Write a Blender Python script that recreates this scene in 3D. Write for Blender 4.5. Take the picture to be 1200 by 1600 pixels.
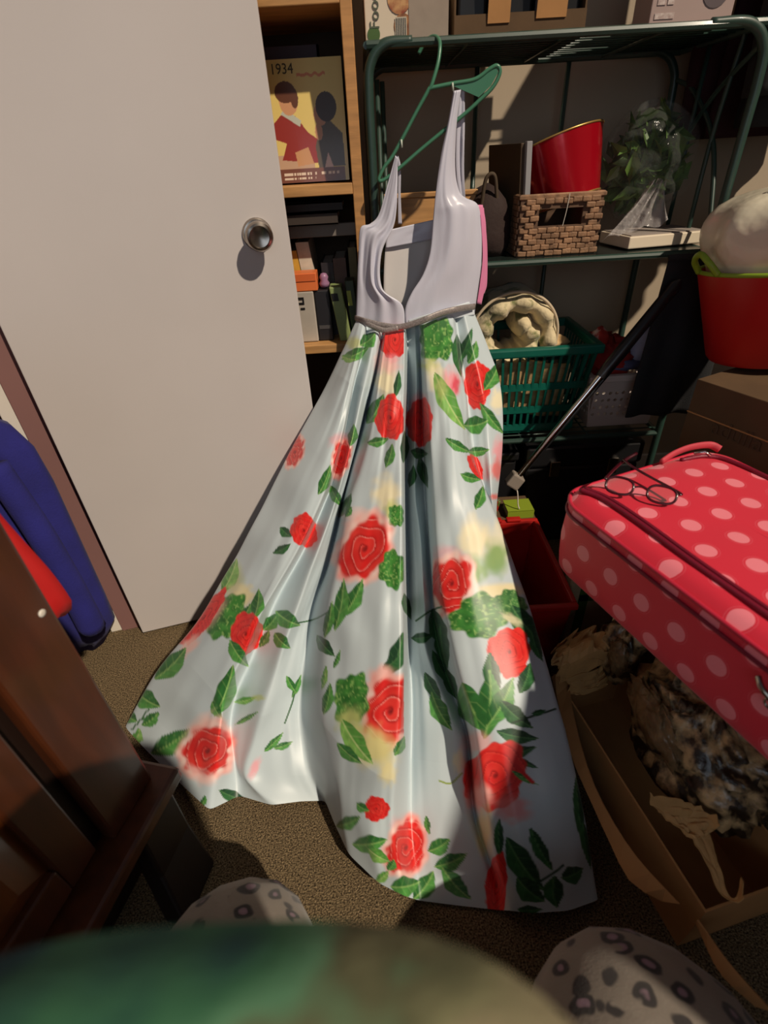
import bpy, bmesh, math, random
import numpy as np
from mathutils import Vector, Matrix
random.seed(4); rng = np.random.default_rng(7)
for o in list(bpy.data.objects): bpy.data.objects.remove(o)
SC = bpy.context.scene
COL = SC.collection

# ------------------------------------------------------------------ camera
F = 800.0; CAMH = 1.25
_d = np.array([68., -1144., F]); _d /= np.linalg.norm(_d)
_up = -_d; _fw = np.array([0, 0, 1.]); _Y = _fw - _up * (_fw @ _up); _Y /= np.linalg.norm(_Y)
_X = np.cross(_Y, _up); _X = -_X if _X[0] < 0 else _X
CM = np.stack([_X, _Y, _up])            # world = CM @ (right, up, forward)
C0 = np.array([0, 0, CAMH])
def ray(px, py): return CM @ np.array([px - 600., 800. - py, F])
def at_z(px, py, z): r = ray(px, py); return C0 + r * ((z - CAMH) / r[2])
def at_y(px, py, y): r = ray(px, py); return C0 + r * (y / r[1])
def at_plane(px, py, p0, n):
    r = ray(px, py); return C0 + r * (np.dot(np.array(p0) - C0, n) / np.dot(r, n))
cam = bpy.data.cameras.new('camera'); camo = bpy.data.objects.new('camera', cam); COL.objects.link(camo)
cam.sensor_fit = 'VERTICAL'; cam.sensor_height = 32; cam.sensor_width = 24; cam.lens = 32 * F / 1600
cam.clip_start = .02
r_, u_, f_ = CM[:, 0], CM[:, 1], CM[:, 2]
camo.matrix_world = Matrix(((r_[0], u_[0], -f_[0], 0), (r_[1], u_[1], -f_[1], 0), (r_[2], u_[2], -f_[2], CAMH), (0, 0, 0, 1)))
cam.dof.use_dof = True; cam.dof.focus_distance = 1.35; cam.dof.aperture_fstop = 2.2
SC.camera = camo

# ------------------------------------------------------------------ light
w = bpy.data.worlds.new('room_light'); SC.world = w; w.use_nodes = True
w.node_tree.nodes['Background'].inputs[0].default_value = (.78, .84, 1.0, 1)
w.node_tree.nodes['Background'].inputs[1].default_value = .07
sd = bpy.data.lights.new('sun', 'SUN'); sun = bpy.data.objects.new('sun', sd); COL.objects.link(sun)
sd.energy = 3.5; sd.color = (1.0, .85, .67); sd.angle = math.radians(1.3)
sun.rotation_euler = Vector((-.475, .515, -.715)).to_track_quat('-Z', 'Y').to_euler(); sun.location = (2, -2, 4)
# daylight through the window in the wall behind the photographer
ad_ = bpy.data.lights.new('window_daylight', 'AREA'); win_l = bpy.data.objects.new('window_daylight', ad_); COL.objects.link(win_l)
ad_.shape = 'RECTANGLE'; ad_.size = 1.5; ad_.size_y = 1.1; ad_.energy = 7; ad_.color = (.74, .86, 1.0)
win_l.location = (-.15, -1.64, 1.62); win_l.rotation_euler = (math.radians(90), 0, 0)
SC.view_settings.view_transform = 'Standard'; SC.view_settings.look = 'None'
SC.view_settings.gamma = 1; SC.view_settings.exposure = 0; SC.view_settings.use_curve_mapping = False

# ------------------------------------------------------------------ materials
def lin(c):
    c = np.array(c, float) / 255.
    return np.where(c <= .04045, c / 12.92, ((c + .055) / 1.055) ** 2.4)
def mat(name, col=(200, 200, 200), rough=.6, metal=0, var=0, vscale=20, bump=0, bscale=200, coat=0, sheen=0,
        trans=0, alpha=1, spec=.5, stretch=None, attr=False, col2=None, dist=.002, edge=(.35, .65), detail=4):
    m = bpy.data.materials.new(name); m.use_nodes = True
    nt = m.node_tree; b = nt.nodes['Principled BSDF']; L = nt.links
    b.inputs['Roughness'].default_value = rough; b.inputs['Metallic'].default_value = metal
    b.inputs['Specular IOR Level'].default_value = spec
    b.inputs['Coat Weight'].default_value = coat; b.inputs['Coat Roughness'].default_value = .12
    b.inputs['Sheen Weight'].default_value = sheen
    b.inputs['Transmission Weight'].default_value = trans; b.inputs['Alpha'].default_value = alpha
    tc = nt.nodes.new('ShaderNodeTexCoord'); mp = nt.nodes.new('ShaderNodeMapping')
    L.new(tc.outputs['Object'], mp.inputs['Vector'])
    if stretch: mp.inputs['Scale'].default_value = stretch
    c = lin(col)
    if attr:
        a = nt.nodes.new('ShaderNodeAttribute'); a.attribute_name = 'Col'; L.new(a.outputs['Color'], b.inputs['Base Color'])
    elif var or col2 is not None:
        n = nt.nodes.new('ShaderNodeTexNoise'); n.inputs['Scale'].default_value = vscale; n.inputs['Detail'].default_value = detail
        L.new(mp.outputs[0], n.inputs['Vector'])
        cr = nt.nodes.new('ShaderNodeValToRGB'); L.new(n.outputs['Fac'], cr.inputs['Fac'])
        lo, hi = (c * (1 - var), c * (1 + var)) if col2 is None else (c, lin(col2))
        cr.color_ramp.elements[0].color = (*lo, 1); cr.color_ramp.elements[1].color = (*np.clip(hi, 0, 1), 1)
        cr.color_ramp.elements[0].position, cr.color_ramp.elements[1].position = edge
        L.new(cr.outputs[0], b.inputs['Base Color'])
    else:
        b.inputs['Base Color'].default_value = (*c, 1)
    if bump:
        n = nt.nodes.new('ShaderNodeTexNoise'); n.inputs['Scale'].default_value = bscale; n.inputs['Detail'].default_value = 3
        L.new(mp.outputs[0], n.inputs['Vector'])
        bp = nt.nodes.new('ShaderNodeBump'); bp.inputs['Strength'].default_value = bump; bp.inputs['Distance'].default_value = dist
        L.new(n.outputs['Fac'], bp.inputs['Height']); L.new(bp.outputs[0], b.inputs['Normal'])
    return m
def film(name, col, clear, rough=.15, bump=.6, bscale=30):
    """thin plastic film: part clear, part glossy white skin"""
    m = mat(name, col, rough, bump=bump, bscale=bscale, dist=.01)
    nt = m.node_tree; b = nt.nodes['Principled BSDF']; out = nt.nodes['Material Output']
    t = nt.nodes.new('ShaderNodeBsdfTransparent'); mx = nt.nodes.new('ShaderNodeMixShader')
    mx.inputs[0].default_value = clear
    nt.links.new(b.outputs[0], mx.inputs[1]); nt.links.new(t.outputs[0], mx.inputs[2]); nt.links.new(mx.outputs[0], out.inputs[0])
    return m

M = {}
M['door'] = mat('door_paint', (192, 186, 184), .42, var=.02, vscale=3, bump=.05, bscale=500)
M['edge'] = mat('door_edge', (120, 104, 88), .6)
M['wall'] = mat('wall_paint', (178, 162, 140), .8, var=.03, vscale=4, bump=.1, bscale=300)
M['mauve'] = mat('mauve_wall_paint', (128, 92, 88), .8, var=.03, vscale=4)
M['white'] = mat('white_paint', (215, 208, 196), .5)
M['carpet'] = mat('carpet', (46, 38, 29), .95, var=0, col2=(162, 140, 106), vscale=300, bump=1, bscale=320, dist=.010, edge=(.34, .66), detail=3, spec=.1)
M['nickel'] = mat('brushed_nickel', (165, 155, 145), .22, 1, var=.05, vscale=60)
M['chrome'] = mat('chrome', (225, 222, 215), .1, 1)
M['oak'] = mat('oak_board', (178, 130, 78), .55, var=.16, vscale=9, stretch=(1, 1, 9), bump=.1, bscale=60)
M['oakx'] = mat('oak_shelf', (182, 136, 84), .55, var=.16, vscale=9, stretch=(1, 9, 9), bump=.1, bscale=60)
M['cherry'] = mat('red_brown_wood', (72, 34, 14), .38, var=.22, vscale=6, stretch=(6, 6, .8), bump=.04, bscale=40, coat=.25)
M['cherryd'] = mat('dark_groove_wood', (28, 14, 8), .5)
M['cherryl'] = mat('amber_panel_wood', (104, 54, 18), .36, var=.2, vscale=5, stretch=(6, 6, .8), coat=.25)
M['rack'] = mat('green_enamel', (38, 62, 54), .45, coat=.08, var=.06, vscale=80)
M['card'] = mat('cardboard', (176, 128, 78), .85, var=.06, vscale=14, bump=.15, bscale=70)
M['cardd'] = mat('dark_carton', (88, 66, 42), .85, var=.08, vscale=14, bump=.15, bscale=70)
M['kraft'] = mat('kraft_paper', (188, 146, 92), .75, var=.08, vscale=30, bump=.4, bscale=60, dist=.004)
M['black'] = mat('black_plastic', (26, 26, 28), .35)
M['blackc'] = mat('black_cloth', (30, 31, 34), .9, bump=.4, bscale=300, var=.15, vscale=10)

# ------------------------------------------------------------------ mesh helpers
BASE = {}
def V(*a): return np.array(a, float)
def tag(o, label=None, cat=None, group=None, kind=None):
    if label: o['label'] = label
    if cat: o['category'] = cat
    if group: o['group'] = group
    if kind: o['kind'] = kind
    return o
def thing(name, label, cat, loc, group=None):
    o = bpy.data.objects.new(name, None); COL.objects.link(o); o.location = loc
    o.empty_display_size = .05; BASE[o.name] = V(*loc)
    return tag(o, label, cat, group)
def mk(name, vf, m, parent=None, smooth=False, solid=0, bevel=0, sub=0, label=None, cat=None, group=None, kind=None, colors=None, uv=None, offset=0, auto=None):
    vs, fs = vf; vs = np.asarray(vs, float).reshape(-1, 3)
    me = bpy.data.meshes.new(name)
    base = BASE[parent.name] if parent else V((vs[:, 0].min() + vs[:, 0].max()) / 2, (vs[:, 1].min() + vs[:, 1].max()) / 2, vs[:, 2].min())
    me.from_pydata((vs - base).tolist(), [], fs if isinstance(fs, list) else fs.tolist())
    me.update()
    if smooth: me.polygons.foreach_set('use_smooth', [True] * len(me.polygons))
    if smooth == 'auto':
        me.set_sharp_from_angle(angle=math.radians(auto or 40))
    if colors is not None:
        a = me.color_attributes.new('Col', 'FLOAT_COLOR', 'POINT')
        cc = np.ones((len(vs), 4), np.float32); cc[:, :3] = colors; a.data.foreach_set('color', cc.ravel())
    if uv is not None:
        ul = me.uv_layers.new(name='UVMap'); li = np.empty(len(me.loops), np.int32); me.loops.foreach_get('vertex_index', li)
        ul.data.foreach_set('uv', np.asarray(uv, np.float32)[li].ravel())
    o = bpy.data.objects.new(name, me); COL.objects.link(o)
    if parent: o.parent = parent
    else: o.location = base
    BASE[o.name] = base
    if m: me.materials.append(m)
    if solid:
        s = o.modifiers.new('thickness', 'SOLIDIFY'); s.thickness = solid; s.offset = offset
    if bevel:
        b = o.modifiers.new('bevel', 'BEVEL'); b.width = bevel; b.segments = 2; b.limit_method = 'ANGLE'; b.angle_limit = math.radians(40)
    if sub:
        s = o.modifiers.new('subdivide', 'SUBSURF'); s.levels = sub; s.render_levels = sub
    return tag(o, label, cat, group, kind)
def join(*parts):
    vs = []; fs = []; n = 0
    for v, f in parts:
        v = np.asarray(v, float).reshape(-1, 3); vs.append(v)
        fs += [[i + n for i in q] for q in (f if isinstance(f, list) else f.tolist())]; n += len(v)
    return np.concatenate(vs), fs
def pbox(p, u, v, w):
    p, u, v, w = map(lambda a: np.array(a, float), (p, u, v, w))
    vs = [p, p + u, p + u + v, p + v, p + w, p + u + w, p + u + v + w, p + v + w]
    return np.array(vs), [[0, 3, 2, 1], [4, 5, 6, 7], [0, 1, 5, 4], [1, 2, 6, 5], [2, 3, 7, 6], [3, 0, 4, 7]]
def box(x0, x1, y0, y1, z0, z1): return pbox((x0, y0, z0), (x1 - x0, 0, 0), (0, y1 - y0, 0), (0, 0, z1 - z0))
def rbox(c, size, ang, z0, z1):
    """box on plan centre c, size (a,b), rotated ang (radians)"""
    u = V(math.cos(ang), math.sin(ang), 0) * size[0]; v = V(-math.sin(ang), math.cos(ang), 0) * size[1]
    return pbox(V(c[0], c[1], z0) - u / 2 - v / 2, u, v, (0, 0, z1 - z0))
def smoothpath(pts, n=8):
    p = np.array(pts, float)
    if len(p) < 3: return p
    q = np.vstack([2 * p[0] - p[1], p, 2 * p[-1] - p[-2]]); out = []
    for i in range(1, len(q) - 2):
        for k in range(n):
            t = k / n; a, b, c, d = q[i - 1], q[i], q[i + 1], q[i + 2]
            out.append(.5 * (2 * b + (c - a) * t + (2 * a - 5 * b + 4 * c - d) * t * t + (3 * b - a - 3 * c + d) * t ** 3))
    out.append(p[-1]); return np.array(out)
def tube(pts, r, n=8, closed=False, ry=None, upv=None):
    p = np.array(pts, float); N = len(p); r = np.broadcast_to(np.array(r, float), (N,)); ry = r if ry is None else np.broadcast_to(np.array(ry, float), (N,))
    if closed: t = np.roll(p, -1, 0) - np.roll(p, 1, 0)
    else: t = np.gradient(p, axis=0)
    t /= np.linalg.norm(t, axis=1)[:, None] + 1e-12
    ref = np.array(upv, float) if upv is not None else (V(0, 0, 1) if abs(t[0][2]) < .9 else V(1, 0, 0))
    a = ref - t[0] * (ref @ t[0]); a /= np.linalg.norm(a); vs = []
    for i in range(N):
        if upv is not None: a = np.array(upv, float)
        a = a - t[i] * (a @ t[i]); a /= np.linalg.norm(a) + 1e-12; b = np.cross(t[i], a)
        for k in range(n):
            th = 2 * math.pi * k / n; vs.append(p[i] + a * r[i] * math.cos(th) + b * ry[i] * math.sin(th))
    fs = []
    for i in range(N if closed else N - 1):
        j = (i + 1) % N
        for k in range(n):
            l = (k + 1) % n; fs.append([i * n + k, i * n + l, j * n + l, j * n + k])
    if not closed: fs += [list(range(n))[::-1], list(range((N - 1) * n, N * n))]
    return np.array(vs), fs
def lathe(prof, org, axis=(0, 0, 1), n=28, caps=True):
    ax = np.array(axis, float); ax /= np.linalg.norm(ax); ref = V(1, 0, 0) if abs(ax[0]) < .9 else V(0, 1, 0)
    a = np.cross(ax, ref); a /= np.linalg.norm(a); b = np.cross(ax, a); vs = []; fs = []
    for r, h in prof:
        for k in range(n):
            th = 2 * math.pi * k / n; vs.append(np.array(org) + ax * h + (a * math.cos(th) + b * math.sin(th)) * r)
    for i in range(len(prof) - 1):
        for k in range(n):
            l = (k + 1) % n; fs.append([i * n + k, i * n + l, (i + 1) * n + l, (i + 1) * n + k])
    if caps: fs += [list(range(n))[::-1], list(range((len(prof) - 1) * n, len(prof) * n))]
    return np.array(vs), fs
def gridf(R, Cn, wrap=False):
    i, j = np.meshgrid(np.arange(R - 1), np.arange(Cn if wrap else Cn - 1), indexing='ij'); jn = (j + 1) % Cn
    return np.stack([i * Cn + j, i * Cn + jn, (i + 1) * Cn + jn, (i + 1) * Cn + j], -1).reshape(-1, 4)
def resample(pts, n, by=None):
    p = smoothpath(pts, 12); d = np.r_[0, np.cumsum(np.linalg.norm(np.diff(p, axis=0), axis=1))]; d /= d[-1]
    t = np.linspace(0, 1, n) if by is None else by
    return np.stack([np.interp(t, d, p[:, k]) for k in range(p.shape[1])], 1)
def vnoise(x, y, seed=0):
    x = np.asarray(x, float); y = np.asarray(y, float); xi = np.floor(x).astype(np.int64); yi = np.floor(y).astype(np.int64)
    fx = x - xi; fy = y - yi; fx = fx * fx * (3 - 2 * fx); fy = fy * fy * (3 - 2 * fy)
    def h(a, b):
        n = (a * 374761393 + b * 668265263 + seed * 1442695041) & 0x7fffffff
        n = ((n ^ (n >> 13)) * 1274126177) & 0x7fffffff
        return ((n ^ (n >> 16)) & 0xffff) / 65535.
    return (h(xi, yi) * (1 - fx) + h(xi + 1, yi) * fx) * (1 - fy) + (h(xi, yi + 1) * (1 - fx) + h(xi + 1, yi + 1) * fx) * fy
def text(body, size, m, parent, org, ux, uy, ext=.0006, name='lettering'):
    cu = bpy.data.curves.new(name, 'FONT'); cu.body = body; cu.size = size; cu.extrude = ext; cu.resolution_u = 3
    t = bpy.data.objects.new(name, cu); COL.objects.link(t)
    me = bpy.data.meshes.new_from_object(t.evaluated_get(bpy.context.evaluated_depsgraph_get()))
    bpy.data.objects.remove(t); ux = np.array(ux, float); uy = np.array(uy, float); uz = np.cross(ux, uy)
    vs = np.array([org + ux * v.co.x + uy * v.co.y + uz * v.co.z for v in me.vertices])
    fs = [list(p.vertices) for p in me.polygons]
    return mk(name, (vs, fs), m, parent)

# ================================================================== SETTING
tag(mk('floor', box(-2.2, 2.4, -1.6, 2.0, -.05, 0), M['carpet']), kind='structure')
tag(mk('wall_back', box(-2.2, 2.4, 2.0, 2.1, 0, 2.5), M['wall']), kind='structure')
tag(mk('wall_left', box(-1.45, -1.35, -1.6, 2.0, 0, 2.5), M['mauve']), kind='structure')
tag(mk('baseboard_left', box(-1.35, -1.335, .3, 2.0, 0, .09), M['white'], bevel=.003), kind='structure')
tag(mk('baseboard_back', box(-1.33, 2.4, 1.985, 2.0, 0, .09), M['white'], bevel=.003), kind='structure')
# walls behind and to the right of the photographer, with the window the daylight comes through
tag(mk('wall_right', box(2.3, 2.4, -1.7, 2.0, 0, 2.4), M['wall']), kind='structure')
tag(mk('wall_front', join(box(-1.45, -.95, -1.8, -1.7, 0, 2.4), box(.65, 2.4, -1.8, -1.7, 0, 2.4), box(-.95, .65, -1.8, -1.7, 0, 1.02), box(-.95, .65, -1.8, -1.7, 2.22, 2.4)), M['wall']), kind='structure')
wn = thing('window_1', 'white framed window behind the photographer', 'window', (-.15, -1.72, 1.02)); wn['kind'] = 'structure'; del wn['category']
mk('window_frame', join(box(-.95, .65, -1.77, -1.71, 1.02, 1.07), box(-.95, .65, -1.77, -1.71, 2.17, 2.22), box(-.95, -.90, -1.77, -1.71, 1.07, 2.17), box(.60, .65, -1.77, -1.71, 1.07, 2.17), box(-.17, -.13, -1.77, -1.71, 1.07, 2.17)), M['white'], wn, bevel=.004)
mk('window_sill', box(-1.0, .70, -1.71, -1.62, .99, 1.02), M['white'], wn, bevel=.004)
# open white door
DL = V(-.807, 1.168, 0); DR = V(-.179, 1.334, 0); de = (DR - DL) / np.linalg.norm(DR - DL); dn = V(de[1], -de[0], 0)   # dn faces the camera
dw = np.linalg.norm(DR - DL)
door = thing('door_1', 'white flush door standing open', 'door', tuple(DL)); door['kind'] = 'structure'; del door['category']
mk('door_leaf', pbox(DL + V(0, 0, .012), de * dw, -dn * .038, V(0, 0, 2.0)), M['door'], door, bevel=.0025)
kn = at_plane(402, 366, DL, dn)
ros = mk('rosette', lathe([(.0, 0), (.033, 0), (.0335, .004), (.030, .010), (.018, .013), (.013, .016), (.013, .03)], kn, dn, 36), M['nickel'], door, smooth='auto')
mk('door_knob', lathe([(.0125, .024), (.016, .028), (.027, .036), (.0305, .045), (.030, .053), (.0265, .059), (.022, .0605), (.0205, .0575), (.012, .0555), (.0005, .055)], kn, dn, 40), M['nickel'], door, smooth='auto')
# pale door frame strip behind the hinge edge
jb = DL - de * .03
tr = thing('trim_1', 'pale door frame upright', 'trim', tuple(jb)); tr['kind'] = 'structure'; del tr['category']
mk('jamb', pbox(DL - de * .105 - dn * .05, de * .035, -dn * .05, V(0, 0, 2.05)), M['white'], tr, bevel=.003)
mk('door_stop', pbox(DL - de * .070 - dn * .045, de * .070, -dn * .055, V(0, 0, 2.05)), M['mauve'], tr, bevel=.002)

# ================================================================== WOODEN CABINET (left foreground)
K = V(-.495, .555, 0); cd = V(-.24, -.97, 0); cd /= np.linalg.norm(cd); cn = V(-cd[1], cd[0], 0)    # cd towards the viewer, cn out of the face
cab = thing('wooden_cabinet', 'red-brown wooden cabinet with panelled door in the near left corner', 'cabinet', tuple(K - cn * .2 + cd * .3))
def cb(a0, a1, n0, n1, z0, z1): return pbox(K + cd * a0 + cn * n0 + V(0, 0, z0), cd * (a1 - a0), cn * (n1 - n0), V(0, 0, z1 - z0))
mk('body', cb(.0, .8, -.46, -.03, .25, 1.0), M['cherryd'], cab, bevel=.004)
mk('stile', cb(.0, .118, -.031, .0, .25, 1.0), M['cherry'], cab, bevel=.006)
mk('base_moulding', cb(-.03, .84, -.48, .042, .212, .25), M['cherry'], cab, bevel=.008)
mk('top', cb(-.03, .84, -.48, .04, 1.0, 1.03), M['cherry'], cab, bevel=.008)
mk('plinth', cb(.03, .8, -.44, -.035, .04, .212), M['cherryd'], cab)
# flared bracket foot
ft = [K + cd * .05 + cn * .03 + V(0, 0, .212), K + cd * .10 + cn * .095]
fv = []
for c, hw, dp in ((ft[0], .05, .05), (K + cd * .065 + cn * .045 + V(0, 0, .1), .052, .05), (ft[1] + V(0, 0, 0), .06, .05)):
    fv += [c - cd * hw, c + cd * hw, c + cd * hw - cn * dp, c - cd * hw - cn * dp]
ff = [[0, 1, 2, 3], [11, 10, 9, 8]] + [[r * 4 + k, r * 4 + 4 + k, r * 4 + 4 + (k + 1) % 4, r * 4 + (k + 1) % 4] for r in (0, 1) for k in range(4)]
mk('foot', (np.array(fv), ff), M['cherryd'], cab, bevel=.006)
dr = mk('door', join(cb(.145, .205, -.03, -.008, .275, .98), cb(.60, .66, -.03, -.008, .275, .98), cb(.205, .60, -.03, -.008, .275, .345), cb(.205, .60, -.03, -.008, .91, .98)), M['cherry'], cab, bevel=.004)
a0, a1, z0, z1 = .205, .60, .345, .91
pv = [K + cd * a + cn * n + V(0, 0, z) for a, z, n in ((a0, z0, -.024), (a1, z0, -.024), (a1, z1, -.024), (a0, z1, -.024), (a0 + .05, z0 + .05, -.006), (a1 - .05, z0 + .05, -.006), (a1 - .05, z1 - .05, -.006), (a0 + .05, z1 - .05, -.006))]
mk('panel', (np.array(pv), [[0, 1, 5, 4], [1, 2, 6, 5], [2, 3, 7, 6], [3, 0, 4, 7], [4, 5, 6, 7], [3, 2, 1, 0]]), M['cherryl'], dr)
sc = at_plane(65, 958, K, cn); mk('screw_cover', lathe([(.0, 0), (.006, 0), (.006, .002), (.003, .003), (.0005, .003)], sc, cn, 16), M['white'], cab, smooth=True)

# ================================================================== BOOKCASE
bkc = thing('bookcase', 'light oak bookcase partly hidden behind the white door', 'bookcase', (-.32, 1.62, 0))
BX0, BX1, BY0, BY1 = -.60, -.004, 1.5, 1.80
mk('side_panel', box(BX1 - .026, BX1, BY0, BY1, 0, 2.0), M['oak'], bkc, bevel=.002)
mk('side_panel', box(BX0, BX0 + .026, BY0, BY1, 0, 2.0), M['oak'], bkc, bevel=.002)
mk('back_panel', box(BX0, BX1, BY1, BY1 + .008, 0, 2.0), mat('dark_backing', (70, 52, 36), .8), bkc)
for z in (.06, .42, .805, 1.196, 1.515, 1.95):
    mk('shelf', box(BX0 + .026, BX1 - .026, BY0, BY1, z - .024 if z != 1.515 else z, z if z != 1.515 else z + .024), M['oakx'], bkc, bevel=.002)
mk('rail', box(BX0 + .026, BX1 - .026, BY0 + .06, BY0 + .085, 1.075, 1.105), mat('grey_rail', (120, 112, 104), .7), bkc, bevel=.002)

# picture book facing out, painted cover
def paint_cover(n=150, m_=170):
    u, v = np.meshgrid(np.linspace(0, 1, n), np.linspace(0, 1, m_)); col = np.empty(u.shape + (3,)); col[:] = lin((226, 200, 118))
    def ell(cx, cy, rx, ry, c, rot=0):
        a = (u - cx) * math.cos(rot) + (v - cy) * math.sin(rot); b = -(u - cx) * math.sin(rot) + (v - cy) * math.cos(rot)
        col[(a / rx) ** 2 + (b / ry) ** 2 < 1] = lin(c)
    def poly(pts, c):
        p = np.array(pts); ins = np.zeros(u.shape, bool); j = len(p) - 1
        for i in range(len(p)):
            xi, yi = p[i]; xj, yj = p[j]
            with np.errstate(divide='ignore', invalid='ignore'):
                ins ^= ((yi > v) != (yj > v)) & (u < (xj - xi) * (v - yi) / (yj - yi + 1e-12) + xi)
            j = i
        col[ins] = lin(c)
    # two seated children reading, a plain generic drawing
    poly([(.02, .12), (.95, .12), (.95, .0), (.02, 0)], (120, 74, 60))
    poly([(.02, .12), (.55, .12), (.55, .22), (.06, .24)], (196, 160, 132))
    poly([(.05, .50), (.16, .57), (.35, .56), (.50, .42), (.62, .36), (.60, .16), (.12, .20), (.20, .34), (.04, .38)], (150, 52, 46))
    poly([(.16, .58), (.22, .62), (.42, .52), (.40, .47)], (190, 192, 176))
    ell(.28, .68, .12, .115, (206, 150, 110)); ell(.25, .75, .135, .085, (98, 58, 40)); ell(.36, .70, .05, .08, (98, 58, 40))
    poly([(.66, .48), (.78, .52), (.95, .40), (.96, .13), (.60, .12), (.58, .30)], (92, 78, 62))
    ell(.68, .56, .09, .09, (196, 140, 104)); ell(.76, .62, .135, .12, (66, 46, 36)); ell(.64, .42, .05, .07, (196, 140, 104))
    poly([(.74, .25), (.80, .12), (.68, .12)], (220, 190, 180)); poly([(.30, .26), (.48, .30), (.54, .16), (.32, .14)], (204, 150, 104))
    for k, (x0, x1) in enumerate(((.12, .62), (.12, .55))):
        vv = .075 - .04 * k; mk_ = (abs(v - vv) < .011) & (u > x0) & (u < x1 + .25 * (1 - k)) & (vnoise(u * 60, v * 3, 4) > .35); col[mk_] = lin((225, 205, 185))
    sw = (abs(v - (.875 + .03 * np.sin(u * 60) * (vnoise(u * 9, v * 0, 3)))) < .012) & (u > .42) & (u < .78); col[sw] = lin((214, 130, 84))
    return u, v, col
u, v, cc = paint_cover()
pa = at_y(437, 275, 1.56); pb_ = at_y(545, 268, 1.56); bw = pb_[0] - pa[0] + .012; bz0 = 1.198; bh = at_y(480, 88, 1.57)[2] - bz0
pbk = thing('picture_book', 'yellow picture book dated 1934 with two children on its cover', 'book', (pa[0] + bw / 2, 1.58, bz0))
lean = .03
def cov(uu, vv, d): return np.stack([pa[0] - .012 + uu * bw, 1.555 + lean * vv - d + 0 * uu, bz0 + .002 + vv * bh + 0 * uu], -1)
mk('pages', pbox(cov(0., 0., -.022), (bw - .004, 0, 0), (0, .0205, 0), (0, lean, bh)), M['white'], pbk)
mk('front_cover', (cov(u, v, -.021 + .0 * u).reshape(-1, 3), gridf(170, 150)), mat('cover_print', attr=True, rough=.35, coat=.3), pbk, colors=cc.reshape(-1, 3))
text('1934', .028, mat('dark_ink', (66, 56, 34), .6), pbk, cov(.09, .89, -.0195), (1, 0, 0), (0, lean / bh, 1), name='year_lettering')
# books lying flat above and behind
gdark = 'dark books lying flat in the bookcase'
for k, (z, h, x0, x1, c, lab) in enumerate(((1.106, .028, -.42, -.075, (58, 48, 42), 'dark brown flat book on the grey rail, lower of two'), (1.135, .022, -.40, -.06, (44, 40, 40), 'near-black flat book, upper of two on the grey rail'))):
    b = thing('flat_book', lab, 'book', ((x0 + x1) / 2, 1.62, z), gdark)
    mk('cover', join(box(x0, x1, 1.535, 1.72, z, z + .003), box(x0, x1, 1.535, 1.72, z + h - .003, z + h), box(x0, x1, 1.535, 1.539, z, z + h)), mat('book_cloth', c, .7), b)
    mk('pages', box(x0 + .003, x1 - .003, 1.54, 1.716, z + .003, z + h - .003), M['white'], b)
b = thing('flat_book', 'dark violet book lying behind the yellow picture book', 'book', (-.2, 1.7, 1.2), gdark)
mk('cover', join(box(-.34, -.09, 1.63, 1.635, 1.2, 1.47), box(-.34, -.09, 1.655, 1.66, 1.2, 1.47), box(-.095, -.09, 1.63, 1.66, 1.2, 1.47)), mat('violet_book', (58, 48, 58), .7), b)
mk('pages', box(-.339, -.096, 1.636, 1.654, 1.202, 1.468), M['white'], b)
# upright books on the lower shelf
bset = [(-.262, .030, .23, (132, 52, 40), 'rust red paperback, leftmost on the lower shelf'),
        (-.228, .030, .215, (186, 172, 156), 'pale grey paperback beside the rust red one'),
        (-.196, .036, .235, (205, 160, 62), 'yellow paperback with a dark picture on its spine'),
        (-.158, .036, .255, (205, 196, 178), 'cream paperback with a grey top, tallest of the row'),
        (-.120, .034, .20, (40, 36, 40), 'black paperback next to the cream one'),
        (-.084, .036, .21, (84, 58, 46), 'dark brown paperback with a muted spine'),
        (-.046, .022, .235, (92, 84, 44), 'olive paperback against the bookcase side')]
for x, wd, h, c, lab in bset:
    b = thing('upright_book', lab, 'book', (x, 1.66, .806), 'upright books on the lower bookcase shelf'); lx = -.02 * h / .2 if x < -.15 else 0
    mk('cover', join(pbox((x - wd / 2, 1.60, .806), (.003, 0, 0), (0, .16, 0), (lx, 0, h)), pbox((x + wd / 2 - .003, 1.60, .806), (.003, 0, 0), (0, .16, 0), (lx, 0, h)), pbox((x - wd / 2, 1.597, .806), (wd, 0, 0), (0, .004, 0), (lx, 0, h))), mat('book_cover', c, .5, var=.15, vscale=25), b)
    mk('pages', pbox((x - wd / 2 + .003, 1.602, .808), (wd - .006, 0, 0), (0, .155, 0), (lx * .97, 0, h - .006)), M['white'], b)
    if c[0] > 200:
        mk('spine_label', pbox((x - wd / 2 + .004 + lx * .5, 1.5955, .806 + h * .5), (wd - .008, 0, 0), (0, .002, 0), (lx * .2, 0, h * .2)), mat('label_ink', (70, 56, 66) if c[2] < 100 else (150, 146, 140), .6), b)
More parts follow.
